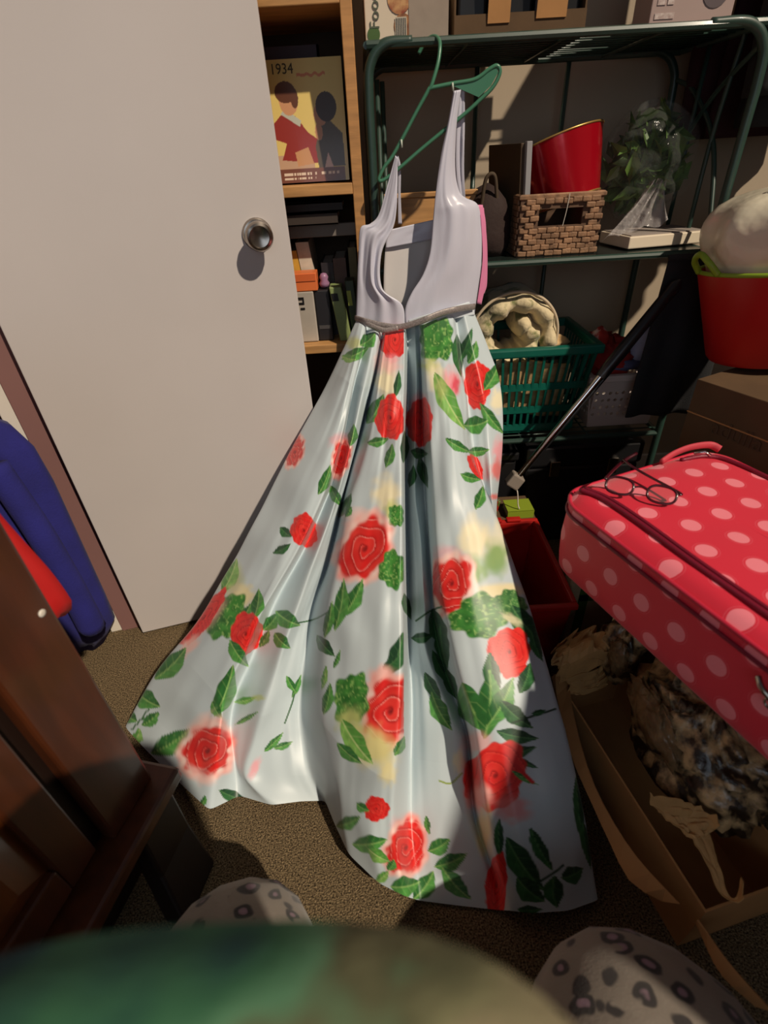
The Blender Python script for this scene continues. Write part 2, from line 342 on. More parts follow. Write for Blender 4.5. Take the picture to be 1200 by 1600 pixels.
# front row lying/leaning in front
b = thing('upright_book', 'white book with a black letter shape under the orange box', 'book', (-.185, 1.56, .806), 'upright books on the lower bookcase shelf')
mk('cover', box(-.215, -.162, 1.535, 1.59, .806, .945), mat('white_spine', (176, 168, 158), .5, var=.1, vscale=10), b, bevel=.003)
mk('spine_label', join(box(-.208, -.19, 1.533, 1.5345, .925, .931), box(-.208, -.19, 1.533, 1.5345, .912, .917), box(-.194, -.19, 1.533, 1.5345, .917, .925), box(-.202, -.19, 1.533, 1.5345, .898, .903)), M['black'], b)
b = thing('orange_box', 'small orange box lying on the white book', 'box', (-.185, 1.56, .946))
mk('box_body', box(-.222, -.148, 1.535, 1.59, .946, .992), mat('orange_card', (216, 112, 58), .5, var=.06, vscale=8), b, bevel=.002)
mk('box_flap', box(-.219, -.151, 1.533, 1.535, .972, .990), mat('orange_card_flap', (206, 100, 50), .5), b)
b = thing('toy_figure', 'small mauve trinket beside the orange box', 'trinket', (-.125, 1.56, .96))
mk('trinket_body', lathe([(.001, 0), (.012, .003), (.015, .012), (.010, .02), (.013, .028), (.008, .037), (.001, .039)], (-.13, 1.565, .947), n=14), mat('mauve_plastic', (150, 110, 140), .4), b, smooth=True)
b = thing('upright_book', 'black book between the white and the green book', 'book', (-.145, 1.57, .806), 'upright books on the lower bookcase shelf')
mk('cover', box(-.160, -.118, 1.54, 1.59, .806, .945), mat('black_spine', (30, 29, 34), .5), b, bevel=.003)
mk('spine_label', box(-.156, -.122, 1.5385, 1.5405, .84, .85), mat('grey_ink', (70, 68, 70), .6), b)
b = thing('upright_book', 'pale green book with a dark square on its spine, leaning left', 'book', (-.09, 1.56, .806), 'upright books on the lower bookcase shelf')
mk('cover', pbox((-.098, 1.525, .806), (.034, 0, 0), (0, .06, 0), (-.018, 0, .148)), mat('green_spine', (134, 150, 96), .5, var=.06, vscale=20), b, bevel=.003)
mk('spine_label', pbox((-.109, 1.5235, .918), (.018, 0, 0), (0, .002, 0), (-.0025, 0, .02)), M['black'], b)
b = thing('upright_book', 'dark green book right of the pale green one', 'book', (-.055, 1.56, .806), 'upright books on the lower bookcase shelf')
mk('cover', pbox((-.060, 1.54, .806), (.025, 0, 0), (0, .055, 0), (-.012, 0, .16)), mat('dark_green_spine', (52, 66, 48), .5), b, bevel=.003)
mk('spine_label', pbox((-.066, 1.5385, .9), (.012, 0, 0), (0, .002, 0), (-.003, 0, .04)), mat('lime_ink', (150, 160, 70), .6), b)

# ================================================================== METAL RACK
rk = thing('metal_rack', 'dark green tubular metal rack with wire shelves against the wall', 'rack', (.46, 1.7, 0))
RX0, RX1, RYF, RYB = .022, .915, 1.50, 1.90
ZT, ZM, ZL = 1.446, .992, .456
R8 = lambda p, r, n=8: tube(p, r, n)
for y in (RYF, RYB):
    mk('post', tube(smoothpath([(RX1 - .14, y, ZT + .004), (RX1 - .055, y, ZT), (RX1 - .012, y, ZT - .035), (RX1, y, ZT - .10), (RX1, y, ZT - .3), (RX1, y, 0)]), np.r_[np.linspace(.0086, .011, 9), np.full(32, .011)], 10), M['rack'], rk, smooth=True)
    mk('post', tube(smoothpath([(RX0 + .10, y, ZT + .004), (RX0 + .04, y, ZT), (RX0 + .008, y, ZT - .03), (RX0, y, ZT - .09), (RX0, y, ZT - .3), (RX0, y, 0)]), np.r_[np.linspace(.0086, .011, 9), np.full(32, .011)], 10), M['rack'], rk, smooth=True)
for dx in (.022, .036):
    mk('side_bar', tube([(RX0 + dx, RYF + .03 + dx * 3, ZT - .05), (RX0 + dx, RYF + .03 + dx * 3, .05)], .006, 8), M['rack'], rk, smooth=True)
for zs, nm in ((ZT, 'top'), (ZM, 'mid'), (ZL, 'low')):
    sh = mk('shelf_frame', join(R8([(RX0, RYF, zs), (RX1, RYF, zs)], .0085), R8([(RX0, RYB, zs), (RX1, RYB, zs)], .0085), R8([(RX0, RYF, zs), (RX0, RYB, zs)], .0075), R8([(RX1, RYF, zs), (RX1, RYB, zs)], .0075)), M['rack'], rk, smooth='auto')
    for k in range(11):
        y = RYF + .034 + k * .0335
        mk('wire', tube([(RX0, y, zs + .003), (RX1, y, zs + .003)], .0024, 6), M['rack'], sh, smooth=True)
    for x in (.25, .47, .69):
        mk('cross_wire', tube([(x, RYF, zs - .002), (x, RYB, zs - .002)], .003, 6), M['rack'], sh, smooth=True)
mk('shelf_liner', box(RX0 + .012, RX1 - .012, RYF + .012, RYB - .012, ZM + .0054, ZM + .0066), mat('dark_liner', (30, 38, 36), .25), rk)
for x in (.34, .60):
    mk('back_bar', tube([(x, RYB + .004, ZT), (x, RYB + .004, .05)], .0075, 8), M['rack'], rk, smooth=True)
# curved side braces on the right end
for pts in ([(RX1, RYB, ZT - .06), (RX1 + .004, RYB - .12, ZT - .10), (RX1 + .004, RYF + .12, ZT - .22), (RX1, RYF + .02, ZT - .42)],
            [(RX1, RYF + .02, ZT - .03), (RX1, RYF + .18, ZT - .12), (RX1, RYB - .1, ZT - .25), (RX1, RYB, ZT - .44)],
            [(RX1, RYF + .1, ZT), (RX1, RYF + .13, ZT - .2), (RX1, RYF + .13, ZM)], [(RX1, RYF + .25, ZT), (RX1, RYF + .25, ZM)],
            [(RX1, RYF, ZM - .1), (RX1, RYF + .2, ZM - .2), (RX1, RYB, ZM - .4)]):
    mk('side_brace', tube(smoothpath(pts), .006, 8), M['rack'], rk, smooth=True)

# ---- rail and coats added right of the rack to shade the back wall
crl = thing('added_coat_rail', 'added dark metal coat rail on the wall right of the rack', 'rail', (1.15, 1.75, 1.9))
mk('bar', tube([(1.15, 1.44, 1.93), (1.15, 1.985, 1.93)], .011, 10), M['black'], crl, smooth=True)
mk('wall_plate', lathe([(.0, 0), (.03, 0), (.03, .012), (.012, .014)], (1.15, 2.0, 1.93), (0, -1, 0), 20), M['black'], crl, smooth='auto')
def coat(y0, y1, x0, x1, zb_, c, lab, seed):
    t_ = thing('coat', lab, 'coat', ((x0 + x1) / 2, (y0 + y1) / 2, zb_), 'added coats shading the wall right of the rack'); n = 60; vs = []; xc = (x0 + x1) / 2; yc = (y0 + y1) / 2
    prof = ((zb_, 1.0, 1.0), (zb_ + .02, 1.02, 1.02), (zb_ + .2, .98, .95), (zb_ + .4, .95, .9), (1.80, .92, .8), (1.85, .70, .6), (1.89, .30, .35), (1.91, .12, .2))
    for i, (z, fx, fy) in enumerate(prof):
        for k in range(n):
            t = 2 * math.pi * k / n; f = 1 + .09 * math.sin(8 * t + seed + i * .4) * (1 if i < 5 else .3)
            vs.append((xc + math.copysign(abs(math.cos(t)) ** .6, math.cos(t)) * (x1 - x0) / 2 * fx * f, yc + math.copysign(abs(math.sin(t)) ** .6, math.sin(t)) * (y1 - y0) / 2 * fy * f, z))
    mk('added_coat_body', (np.array(vs), gridf(len(prof), n, True).tolist() + [list(range(n))[::-1], list(range((len(prof) - 1) * n, len(prof) * n))]), mat('coat_cloth', c, .9, bump=.4, bscale=200, var=.15, vscale=9), t_, smooth=True)
    sl_ = smoothpath([(x0 + .06, yc, 1.80), (x0 + .0, yc - .02, 1.65), (x0 - .02, yc - .03, 1.48), (x0 - .015, yc - .03, zb_ + .06)])
    mk('sleeve', tube(sl_, np.linspace(.05, .04, len(sl_)), 14), mat('coat_sleeve', c, .9, bump=.4, bscale=200), t_, smooth=True)
    mk('hanger_hook', tube(smoothpath([(xc, yc, 1.905), (xc, yc, 1.93), (1.15 - .012, yc, 1.945), (1.15, yc, 1.948), (1.165, yc, 1.935)]), .002, 6), M['chrome'], t_, smooth=True)
coat(1.47, 1.70, .98, 1.36, 1.26, (24, 24, 26), 'black coat added right of the rack to shade the wall, nearer of two', 1)
coat(1.73, 1.96, .97, 1.38, 1.24, (52, 18, 24), 'dark maroon coat added behind the black coat to shade the wall', 3)

# ---- on the top shelf
zt = ZT + .0065
b = thing('food_box', 'pale carton with the word Food up its left edge on the rack top', 'carton', (.115, 1.60, zt))
fm = mat('pale_carton', (214, 200, 178), .6, var=.02, vscale=8)
mk('carton_body', box(.022, .205, 1.53, 1.86, zt, zt + .37), fm, b, bevel=.002)
text('Food', .030, mat('green_grey_ink', (84, 92, 74), .6), b, V(.053, 1.5285, zt + .022), (0, 0, 1), (-1, 0, 0))
mk('printed_panel', box(.118, .2045, 1.528, 1.5295, zt + .004, zt + .188), mat('grey_print', (150, 136, 122), .6, var=.05, vscale=30), b)
mk('printed_picture', lathe([(.0005, 0), (.026, 0), (.026, .001), (.0005, .0012)], (.098, 1.5295, zt + .07), (0, -1, 0), 20), mat('rust_print', (140, 66, 40), .6, col2=(196, 150, 100), vscale=60), b)
mk('printed_picture', lathe([(.0005, 0), (.02, 0), (.02, .0012), (.0005, .0014)], (.105, 1.5298, zt + .026), (0, -1, 0), 20), mat('brown_print', (120, 72, 44), .6, col2=(180, 128, 80), vscale=60), b)
mk('printed_panel', box(.088, .113, 1.5275, 1.528, zt + .006, zt + .040), mat('barcode_stripes', (190, 180, 160), .6), b)
for k in range(6): mk('barcode_bar', box(.090 + k * .0038, .0918 + k * .0038, 1.527, 1.5275, zt + .008, zt + .038), M['black'], b)
mk('printed_spot', lathe([(.0005, 0), (.014, 0), (.014, .001), (.0005, .0012)], (.040, 1.5295, zt + .014), (0, -1, 0), 18), mat('green_spot', (66, 96, 44), .6), b)
b = thing('brown_carton', 'open brown carton with dark contents on the middle of the rack top', 'carton', (.36, 1.68, zt))
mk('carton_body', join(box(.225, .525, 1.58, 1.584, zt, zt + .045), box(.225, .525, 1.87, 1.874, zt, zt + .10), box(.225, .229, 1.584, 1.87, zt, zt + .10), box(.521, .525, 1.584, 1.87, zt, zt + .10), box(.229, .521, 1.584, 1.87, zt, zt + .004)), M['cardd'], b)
mk('flap', pbox((.30, 1.577, zt + .028), (.05, 0, 0), (0, .003, 0), (0, -.012, .14)), M['card'], b)
mk('flap', pbox((.41, 1.577, zt + .032), (.068, 0, 0), (0, .003, 0), (0, -.012, .13)), M['card'], b)
for bx_ in (box(.235, .30, 1.6, 1.86, zt + .006, zt + .36), box(.305, .405, 1.6, 1.86, zt + .006, zt + .37), box(.41, .515, 1.6, 1.86, zt + .006, zt + .34)): mk('contents', bx_, M['black'], b, bevel=.006)
b = thing('dark_carton', 'dark carton added to shade the wall, rear right of the rack top', 'carton', (.83, 1.76, zt))
mk('carton_body', box(.765, .90, 1.645, 1.875, zt, zt + .36), M['cardd'], b, bevel=.002)  # added carton that keeps the sun off the wall behind
mk('tape', box(.81, .85, 1.6435, 1.645, zt + .1, zt + .36), mat('parcel_tape', (130, 100, 66), .35), b)
b = thing('grey_carton', 'pinkish grey carton with pale print at the right of the rack top', 'carton', (.745, 1.6, zt))
mk('carton_body', box(.652, .835, 1.535, 1.63, zt, zt + .16), mat('pink_grey_carton', (168, 146, 140), .55, var=.03, vscale=8), b, bevel=.002)
for z, x0, x1 in ((.012, .662, .705), (.035, .664, .682), (.035, .686, .70)):
    mk('printed_line', box(x0, x1, 1.5335, 1.5345, zt + z, zt + z + .010), mat('pale_print', (206, 192, 186), .6, col2=(168, 146, 140), vscale=130), b)
mk('printed_picture', lathe([(.0005, 0), (.03, 0), (.03, .001), (.0005, .0012)], (.79, 1.5345, zt + .055), (0, -1, 0), 20), mat('grey_disc', (92, 80, 84), .6), b)

# ---- on the middle shelf
zm = ZM + .0068
wk = thing('wicker_basket', 'square woven wicker basket with a handle hole on the middle shelf', 'basket', (.50, 1.66, zm))
wm = mat('wicker', (140, 106, 78), .7, var=.3, vscale=45, bump=.5, bscale=180)
wd_ = mat('wicker_core', (96, 72, 54), .8)
WX0, WX1, WY0, WY1, WH = .405, .622, 1.545, 1.80, .140
hx0, hx1, hz0, hz1 = .455, .572, .072, .112
th = .008
mk('shell', join(box(WX0, hx0, WY0, WY0 + th, zm, zm + WH), box(hx1, WX1, WY0, WY0 + th, zm, zm + WH), box(hx0, hx1, WY0, WY0 + th, zm, zm + hz0), box(hx0, hx1, WY0, WY0 + th, zm + hz1, zm + WH),
     box(WX0, WX1, WY1 - th, WY1, zm, zm + WH), box(WX0, WX0 + th, WY0 + th, WY1 - th, zm, zm + WH), box(WX1 - th, WX1, WY0 + th, WY1 - th, zm, zm + WH), box(WX0 + th, WX1 - th, WY0 + th, WY1 - th, zm, zm + .006)), wd_, wk)
mk('rim', join(tube([(WX0, WY0, zm + WH), (WX1, WY0, zm + WH), (WX1, WY1, zm + WH), (WX0, WY1, zm + WH)], .007, 6, closed=True)), wm, wk, smooth='auto')
tp = pbox((0, 0, 0), (.0225, 0, 0), (0, -.005, .0), (0, 0, .0115))
tpv = tp[0].copy(); tpv[:, 1] -= 0; 
for r in range(10):
    for k in range(9):
        x = WX0 + .001 + k * .0243 + (.012 if r % 2 else 0); z = zm + .002 + r * .0135
        if x + .022 > WX1 + .002: continue
        if x + .02 > hx0 and x < hx1 and z - zm + .011 > hz0 and z - zm < hz1: continue
        v, f = pbox((x, WY0 - .0006 - .0028 * ((k + r) % 2), z), (.0242, 0, 0), (0, -.0055, 0), (0, 0, .0134))
        v = v.copy(); v[:, 2] += random.uniform(-.001, .001); v[:, 1] += random.uniform(-.001, .001); v[[1, 2, 5, 6], 2] += random.uniform(-.0012, .0012)
        mk('weave_strip', (v, f), wm, wk, bevel=.0032)
for r in range(10):
    for k in range(9):
        y = WY0 + .004 + k * .0275 + (.013 if r % 2 else 0); z = zm + .002 + r * .0135
        if y + .025 > WY1: continue
        mk('weave_strip', pbox((WX0, y, z), (-.004, 0, 0), (0, .0255, 0), (0, 0, .0118)), wm, wk)
mk('pull_cord', tube(smoothpath([(.528, 1.537, zm + .145), (.524, 1.533, zm + .11), (.518, 1.532, zm + .072)]), .0009, 5), M['white'], wk)
# red lampshade standing tilted in the basket
ls = thing('lampshade', 'shiny red tapered lampshade with gold rims in the wicker basket', 'lampshade', (.545, 1.67, zm + .03))
PT, PB = at_y(938, 182, 1.67), at_y(934, 288, 1.64); pr = V(-.9, .05, -.42); pr /= np.linalg.norm(pr)
lo, hi_ = PB + pr * .088, PT + pr * .118; la = hi_ - lo; lh = np.linalg.norm(la); la /= lh
mk('shade', lathe([(.0865, 0), (.088, .0), (.118, lh), (.1165, lh), (.0865, 0)], lo, la, 52, caps=False), mat('red_foil', (176, 14, 32), .2, .35, coat=.6, bump=.12, bscale=14, dist=.01), ls, smooth='auto')
gold = mat('gold_trim', (196, 160, 92), .35, .7)
for rr, hh in ((.0882, 0), (.1182, lh)):
    e1_ = np.cross(la, V(0, 1, 0)); e1_ /= np.linalg.norm(e1_); e2_ = np.cross(la, e1_)
    ring = [lo + la * hh + (e1_ * math.cos(t) + e2_ * math.sin(t)) * rr for t in np.linspace(0, 2 * math.pi, 52, endpoint=False)]
    mk('rim', tube(ring, .0026, 6, closed=True), gold, ls, smooth=True)
# dark upright panels beside the lampshade
b = thing('dark_board', 'dark brown card folder with a pale edge standing in the wicker basket', 'folder', (.425, 1.66, zm + .02))
mk('board', pbox((.416, 1.585, zm + .012), (.012, 0, 0), (-.05, .16, 0), (-.014, 0, .245)), mat('brown_folder', (70, 54, 34), .7), b, bevel=.002)
mk('pale_edge', pbox((.4285, 1.5745, zm + .012), (.014, 0, 0), (-.003, .010, 0), (-.014, 0, .248)), mat('grey_edge', (150, 150, 152), .6), b, bevel=.001)
b = thing('dark_bag', 'dark brown bag slumped left of the wicker basket', 'bag', (.34, 1.66, zm))
th_ = np.linspace(0, 2 * math.pi, 28, endpoint=False); vs = []
for i, (z, rx, ry) in enumerate(((0, .052, .085), (.02, .062, .095), (.06, .064, .095), (.10, .058, .09), (.135, .046, .08), (.16, .026, .05), (.172, .004, .01))):
    for t in th_: vs.append((.337 + math.copysign(abs(math.cos(t)) ** .7, math.cos(t)) * rx * (1 + .06 * math.sin(3 * t + i)), 1.66 + math.copysign(abs(math.sin(t)) ** .7, math.sin(t)) * ry * (1 + .05 * math.sin(5 * t + 2 * i)), zm + z))
mk('bag_body', (np.array(vs), gridf(7, 28, True).tolist() + [list(range(28))[::-1], list(range(6 * 28, 7 * 28))]), mat('dark_brown_canvas', (44, 28, 24), .85, bump=.5, bscale=120), b, smooth=True)
mk('strap', tube(smoothpath([(.31, 1.59, zm + .12), (.318, 1.585, zm + .185), (.34, 1.585, zm + .19), (.352, 1.59, zm + .13)]), .005, 6), mat('strap_canvas', (70, 56, 40), .8), b, smooth=True)
# low light-wood box behind the dress straps
b = thing('wood_box', 'low light wooden box on the middle shelf behind the dress', 'box', (.17, 1.72, zm))
mk('box_body', join(box(.05, .30, 1.62, 1.63, zm, zm + .15), box(.05, .30, 1.82, 1.83, zm, zm + .15), box(.05, .06, 1.63, 1.82, zm, zm + .15), box(.29, .30, 1.63, 1.82, zm, zm + .15), box(.06, .29, 1.63, 1.82, zm, zm + .01)), M['oakx'], b, bevel=.002)
mk('lid_rail', box(.046, .304, 1.616, 1.634, zm + .15, zm + .162), M['oakx'], b, bevel=.002)
# white box lid / book with the clear bag of green foliage
b = thing('white_book', 'thin white box lid lying under the clear bag', 'box lid', (.82, 1.63, zm))
mk('lid', rbox((.815, 1.635), (.235, .15), .16, zm + .004, zm + .034), mat('cream_card', (222, 208, 184), .6), b, bevel=.003)
mk('liner', rbox((.815, 1.635), (.22, .136), .16, zm + .030, zm + .0365), mat('grey_card', (150, 140, 132), .6), b)
gb = thing('foliage_bag', 'clear plastic bag of artificial green foliage at the right of the middle shelf', 'bag', (.80, 1.70, zm + .036))
leafv = []; leaff = []
for k in range(420):
    d = rng.normal(size=3); d /= np.linalg.norm(d); c = V(.795, 1.72, zm + .195) + d * V(.11, .075, .118) * rng.uniform(.3, 1)
    a = rng.normal(size=3); a /= np.linalg.norm(a); b_ = np.cross(a, rng.normal(size=3)); b_ /= np.linalg.norm(b_); l = rng.uniform(.022, .044); wv = l * .5; n_ = np.cross(a, b_) * wv * .4; i = len(leafv)
    leafv += [c - a * l, c + b_ * wv + n_, c + a * l, c - b_ * wv + n_]; leaff += [[i, i + 1, i + 2], [i, i + 2, i + 3]]
mk('foliage', (np.array(leafv), leaff), mat('artificial_leaf', (38, 62, 26), .5, col2=(96, 132, 56), vscale=18), gb, kind='stuff')
def blob(c, R, n=28, m_=18, amp=.08, fr=3, seed=0, ez=1, flat=None):
    th = np.linspace(0, 2 * math.pi, n, endpoint=False); ph = np.linspace(.02, math.pi - .02, m_); P, T = np.meshgrid(ph, th, indexing='ij')
    k = 1 + amp * (vnoise(np.cos(T) * fr + 9 + np.cos(P) * fr, np.sin(T) * fr + np.cos(P) * fr * 1.7 + 5, seed) - .5) * 2
    x = c[0] + R[0] * np.sin(P) * np.cos(T) * k; y = c[1] + R[1] * np.sin(P) * np.sin(T) * k; z = c[2] + R[2] * np.cos(P) * k
    if flat is not None: z = np.maximum(z, flat)
    v = np.stack([x, y, z], -1).reshape(-1, 3); return v, gridf(m_, n, True).tolist() + [list(range(n)), list(range((m_ - 1) * n, m_ * n))[::-1]]
mk('clear_film', blob((.795, 1.715, zm + .19), (.128, .092, .138), 40, 26, .10, 4, 3), film('clear_film', (190, 195, 190), .93, .12, .9, 26), gb, smooth=True)
# gathered tail of the bag falling forward over the lid
vs = []
for i, t in enumerate(np.linspace(0, 1, 12)):
    c = V(.80 - .055 * t, 1.635 - .035 * t, zm + .155 - .115 * t); wd = .018 + .075 * t ** 1.3
    for s in np.linspace(-1, 1, 25): vs.append(c + V(s * wd, .012 * math.sin(s * 11 + i * .3) * (1 - .4 * t), .006 * math.sin(s * 7) + .02 * s * t))
mk('gathered_tail', (np.array(vs), gridf(12, 25)), film('milky_film', (200, 194, 192), .6, .2, .8, 40), gb, smooth=True)

# ---- on the low shelf
zl = ZL + .0056
gb_ = thing('green_laundry_basket', 'green plastic laundry basket with slatted sides on the low shelf', 'laundry basket', (.50, 1.66, zl))
gm = mat('green_plastic', (16, 92, 78), .32, var=.05, vscale=30)
GX0, GX1, GY0, GY1 = .325, .675, 1.515, 1.82; gz = zl + .295; ins = .035
def gp(x, y, z): # taper towards the base
    t = (gz - z) / .295; return V(x + (ins * t if x < .5 else -ins * t), y + (ins * t if y < 1.66 else -ins * t), z)
def bar(a, b, u, v): return pbox(np.array(a) - np.array(u) / 2 - np.array(v) / 2, u, v, np.array(b) - np.array(a))
mk('rim', join(box(GX0 - .01, GX1 + .012, GY0 - .012, GY0 + .012, gz - .028, gz), box(GX0 - .01, GX1 + .012, GY1 - .012, GY1 + .012, gz - .028, gz), box(GX0 - .012, GX0 + .012, GY0, GY1, gz - .028, gz), box(GX1 - .012, GX1 + .012, GY0, GY1, gz - .028, gz)), gm, gb_, bevel=.006)
mk('base', box(GX0 + ins, GX1 - ins, GY0 + ins, GY1 - ins, zl, zl + .01), gm, gb_)
for z in (zl + .165, zl + .085, zl + .02):
    a, b, c, d = gp(GX0, GY0, z), gp(GX1, GY0, z), gp(GX1, GY1, z), gp(GX0, GY1, z)
    mk('band', join(*[bar(p, q, (0, 0, .022), (0, .005, 0) if abs(p[1] - q[1]) < .01 else (.005, 0, 0)) for p, q in ((a, b), (b, c), (c, d), (d, a))]), gm, gb_)
for k in range(14):
    x = GX0 + .008 + k * (GX1 - GX0 - .016) / 13
    top = V(x, GY0, gz - .01); bot = V(GX0 + ins + (x - GX0) / (GX1 - GX0) * (GX1 - GX0 - 2 * ins), GY0 + ins, zl + .005)
    mk('slat', bar(bot, top, (.0075, 0, 0), (0, .005, 0)), gm, gb_)
    if k % 2 == 0: mk('slat', bar(bot + V(0, GY1 - GY0 - 2 * ins, 0), top + V(0, GY1 - GY0, 0), (.008, 0, 0), (0, .005, 0)), gm, gb_)
for k in range(12):
    y = GY0 + .01 + k * (GY1 - GY0 - .02) / 11; yb = GY0 + ins + (y - GY0) / (GY1 - GY0) * (GY1 - GY0 - 2 * ins)
    for xt, xb in ((GX0, GX0 + ins), (GX1, GX1 - ins)):
        mk('slat', bar((xb, yb, zl + .005), (xt, y, gz - .01), (0, .0075, 0), (.005, 0, 0)), gm, gb_)
# rolled quilt standing in the basket
q = thing('rolled_quilt', 'cream and sage patterned quilt rolled up in the green laundry basket', 'quilt', (.42, 1.66, zl + .2))
qm = mat('quilt_print', (212, 196, 158), .85, col2=(112, 116, 70), vscale=20, bump=.6, bscale=24, dist=.012, edge=(.54, .66), sheen=.2)
pts = []
for t in np.linspace(0, 1, 46):
    th = math.pi * (-.12 + 2.55 * t); r = .112 - .062 * t; pts.append((.425 + r * math.cos(th) * 1.05, 1.66, zl + .315 + r * math.sin(th) * 1.0 - .02 * t))
vv, f_q = tube(pts, .034, 14, ry=.105, upv=None)
vv = np.asarray(vv); vv[:, 2] += .006 * np.sin(vv[:, 1] * 70) ; 
for i in range(46): vv[i * 14:(i + 1) * 14] += (vv[i * 14:(i + 1) * 14] - np.array(pts[i])) * (.13 * math.sin(i * 1.5))
mk('outer_roll', (vv, f_q), qm, q, smooth=True)
mk('piping', tube(smoothpath([(p[0] * 1, 1.565, p[2]) for p in [(.425 + .132 * math.cos(a), 0, zl + .315 + .128 * math.sin(a)) for a in np.linspace(-.3, 2.9, 14)]]), .0045, 6), mat('quilt_piping', (196, 178, 150), .8), q, smooth=True)
# folded beige cloth inside the basket
b = thing('folded_cloth', 'beige ribbed cloth folded inside the green laundry basket', 'cloth', (.46, 1.62, zl + .02))
vs = []
for i in range(16):
    for j in range(30):
        s = j / 29; t = i / 15
        vs.append((.375 + .23 * s, 1.550 + .005 * math.sin(s * 16) + .03 * (1 - t), zl + .05 + .185 * t + .01 * math.sin(s * 5)))
mk('front_fold', (np.array(vs), gridf(16, 30)), mat('beige_rib', (206, 176, 126), .9, col2=(170, 136, 92), vscale=16, bump=.8, bscale=220, stretch=(1, 1, 3)), b, smooth=True, solid=.012)
mk('top_fold', blob((.57, 1.62, zl + .275), (.045, .05, .022), 20, 12, .2, 4, 5), mat('beige_wool', (200, 168, 122), .9, bump=.5, bscale=60), b, smooth=True)
b = thing('dark_laundry', 'dark blue laundry in the bottom of the green basket', 'laundry', (.5, 1.66, zl + .012))
mk('heap', blob((.5, 1.67, zl + .065), (.115, .095, .055), 26, 14, .18, 5, 8), mat('navy_cloth', (30, 40, 60), .9, bump=.4, bscale=90), b, smooth=True)
# white perforated basket
wb = thing('white_laundry_basket', 'white plastic basket with rows of round holes on the low shelf', 'laundry basket', (.80, 1.66, zl))
wp = mat('white_plastic', (196, 184, 178), .4)
wz0, wz1 = zl, zl + .185; WBX0, WBX1, WBY0, WBY1 = .685, .925, 1.545, 1.75
def perf(p, u, v, nu, nv, rfrac=.27):
    """panel from corner p along u, v with nu x nv round holes"""
    p, u, v = map(np.array, (p, u, v)); vs = []; fs = []
    lu = np.linalg.norm(u) / nu; lv = np.linalg.norm(v) / nv; r = min(lu, lv) * rfrac
    for i in range(nu):
        for j in range(nv):
            c = p + u * (i + .5) / nu + v * (j + .5) / nv; hu, hv = u / nu / 2, v / nv / 2; eu, ev = u / np.linalg.norm(u), v / np.linalg.norm(v); n0 = len(vs)
            sq = [(1, 0), (1, 1), (0, 1), (-1, 1), (-1, 0), (-1, -1), (0, -1), (1, -1)]
            vs += [c + hu * a + hv * b for a, b in sq]; vs += [c + r * (eu * math.cos(k * math.pi / 4) + ev * math.sin(k * math.pi / 4)) for k in range(8)]
            fs += [[n0 + k, n0 + (k + 1) % 8, n0 + 8 + (k + 1) % 8, n0 + 8 + k] for k in range(8)]
    return np.array(vs), fs
ti = .018
fa, fb_ = V(WBX0 + ti, WBY0 + ti, wz0 + .012), V(WBX1 - ti, WBY0 + ti, wz0 + .012)
def wpan(a0, b0, a1, b1, nu):
    z = lambda p, t, q: p + (q - p) * t
    m0, n0 = z(a0, .18, a1), z(b0, .18, b1); m1, n1 = z(a0, .72, a1), z(b0, .72, b1)
    parts = [(np.array([a0, b0, n0, m0]), [[0, 1, 2, 3]]), (np.array([m1, n1, b1, a1]), [[0, 1, 2, 3]])]
    parts.append(perf(m0, n0 - m0, ((m1 + n1) - (m0 + n0)) / 2, nu, 4)); return join(*parts)
B = [V(WBX0 + ti, WBY0 + ti, wz0), V(WBX1 - ti, WBY0 + ti, wz0), V(WBX1 - ti, WBY1 - ti, wz0), V(WBX0 + ti, WBY1 - ti, wz0)]
T = [V(WBX0, WBY0, wz1), V(WBX1, WBY0, wz1), V(WBX1, WBY1, wz1), V(WBX0, WBY1, wz1)]
for k in range(4): mk('side_panel', wpan(B[k], B[(k + 1) % 4], T[k], T[(k + 1) % 4], 10 if k % 2 == 0 else 8), wp, wb, solid=.004)
mk('base', box(WBX0 + ti, WBX1 - ti, WBY0 + ti, WBY1 - ti, wz0, wz0 + .006), wp, wb)
mk('rim', join(box(WBX0 - .016, WBX1 + .016, WBY0 - .016, WBY0 + .006, wz1 - .022, wz1), box(WBX0 - .016, WBX1 + .016, WBY1 - .006, WBY1 + .016, wz1 - .022, wz1), box(WBX0 - .016, WBX0 + .006, WBY0, WBY1, wz1 - .022, wz1), box(WBX1 - .006, WBX1 + .016, WBY0, WBY1, wz1 - .022, wz1)), wp, wb, bevel=.005)
b = thing('red_cloth', 'crumpled red cloth on top of the white basket', 'cloth', (.74, 1.64, zl + .15))
mk('cloth_heap', blob((.76, 1.64, zl + .20), (.075, .07, .075), 32, 18, .30, 5, 11), mat('red_fabric', (150, 30, 24), .8, var=.2, vscale=20, bump=.5, bscale=80), b, smooth=True)
mk('cloth_peak', blob((.715, 1.63, zl + .275), (.03, .03, .032), 20, 12, .3, 4, 12), mat('red_white_fabric', (176, 46, 34), .8, col2=(214, 196, 180), vscale=22, edge=(.55, .66)), b, smooth=True)
b = thing('pale_blue_cloth', 'pale blue white cloth bundled at the right of the white basket', 'cloth', (.87, 1.62, zl + .17))
mk('cloth_bundle', blob((.868, 1.62, zl + .235), (.05, .05, .065), 26, 16, .18, 3, 15), mat('pale_blue_fabric', (176, 188, 224), .8, bump=.4, bscale=60), b, smooth=True)
mk('cloth_fold', blob((.80, 1.60, zl + .196), (.08, .035, .018), 24, 10, .2, 4, 16), mat('blue_grey_fabric', (84, 88, 120), .8), b, smooth=True)
b = thing('storage_chest', 'black lidded storage chest on the floor under the low shelf', 'storage box', (.70, 1.70, 0))
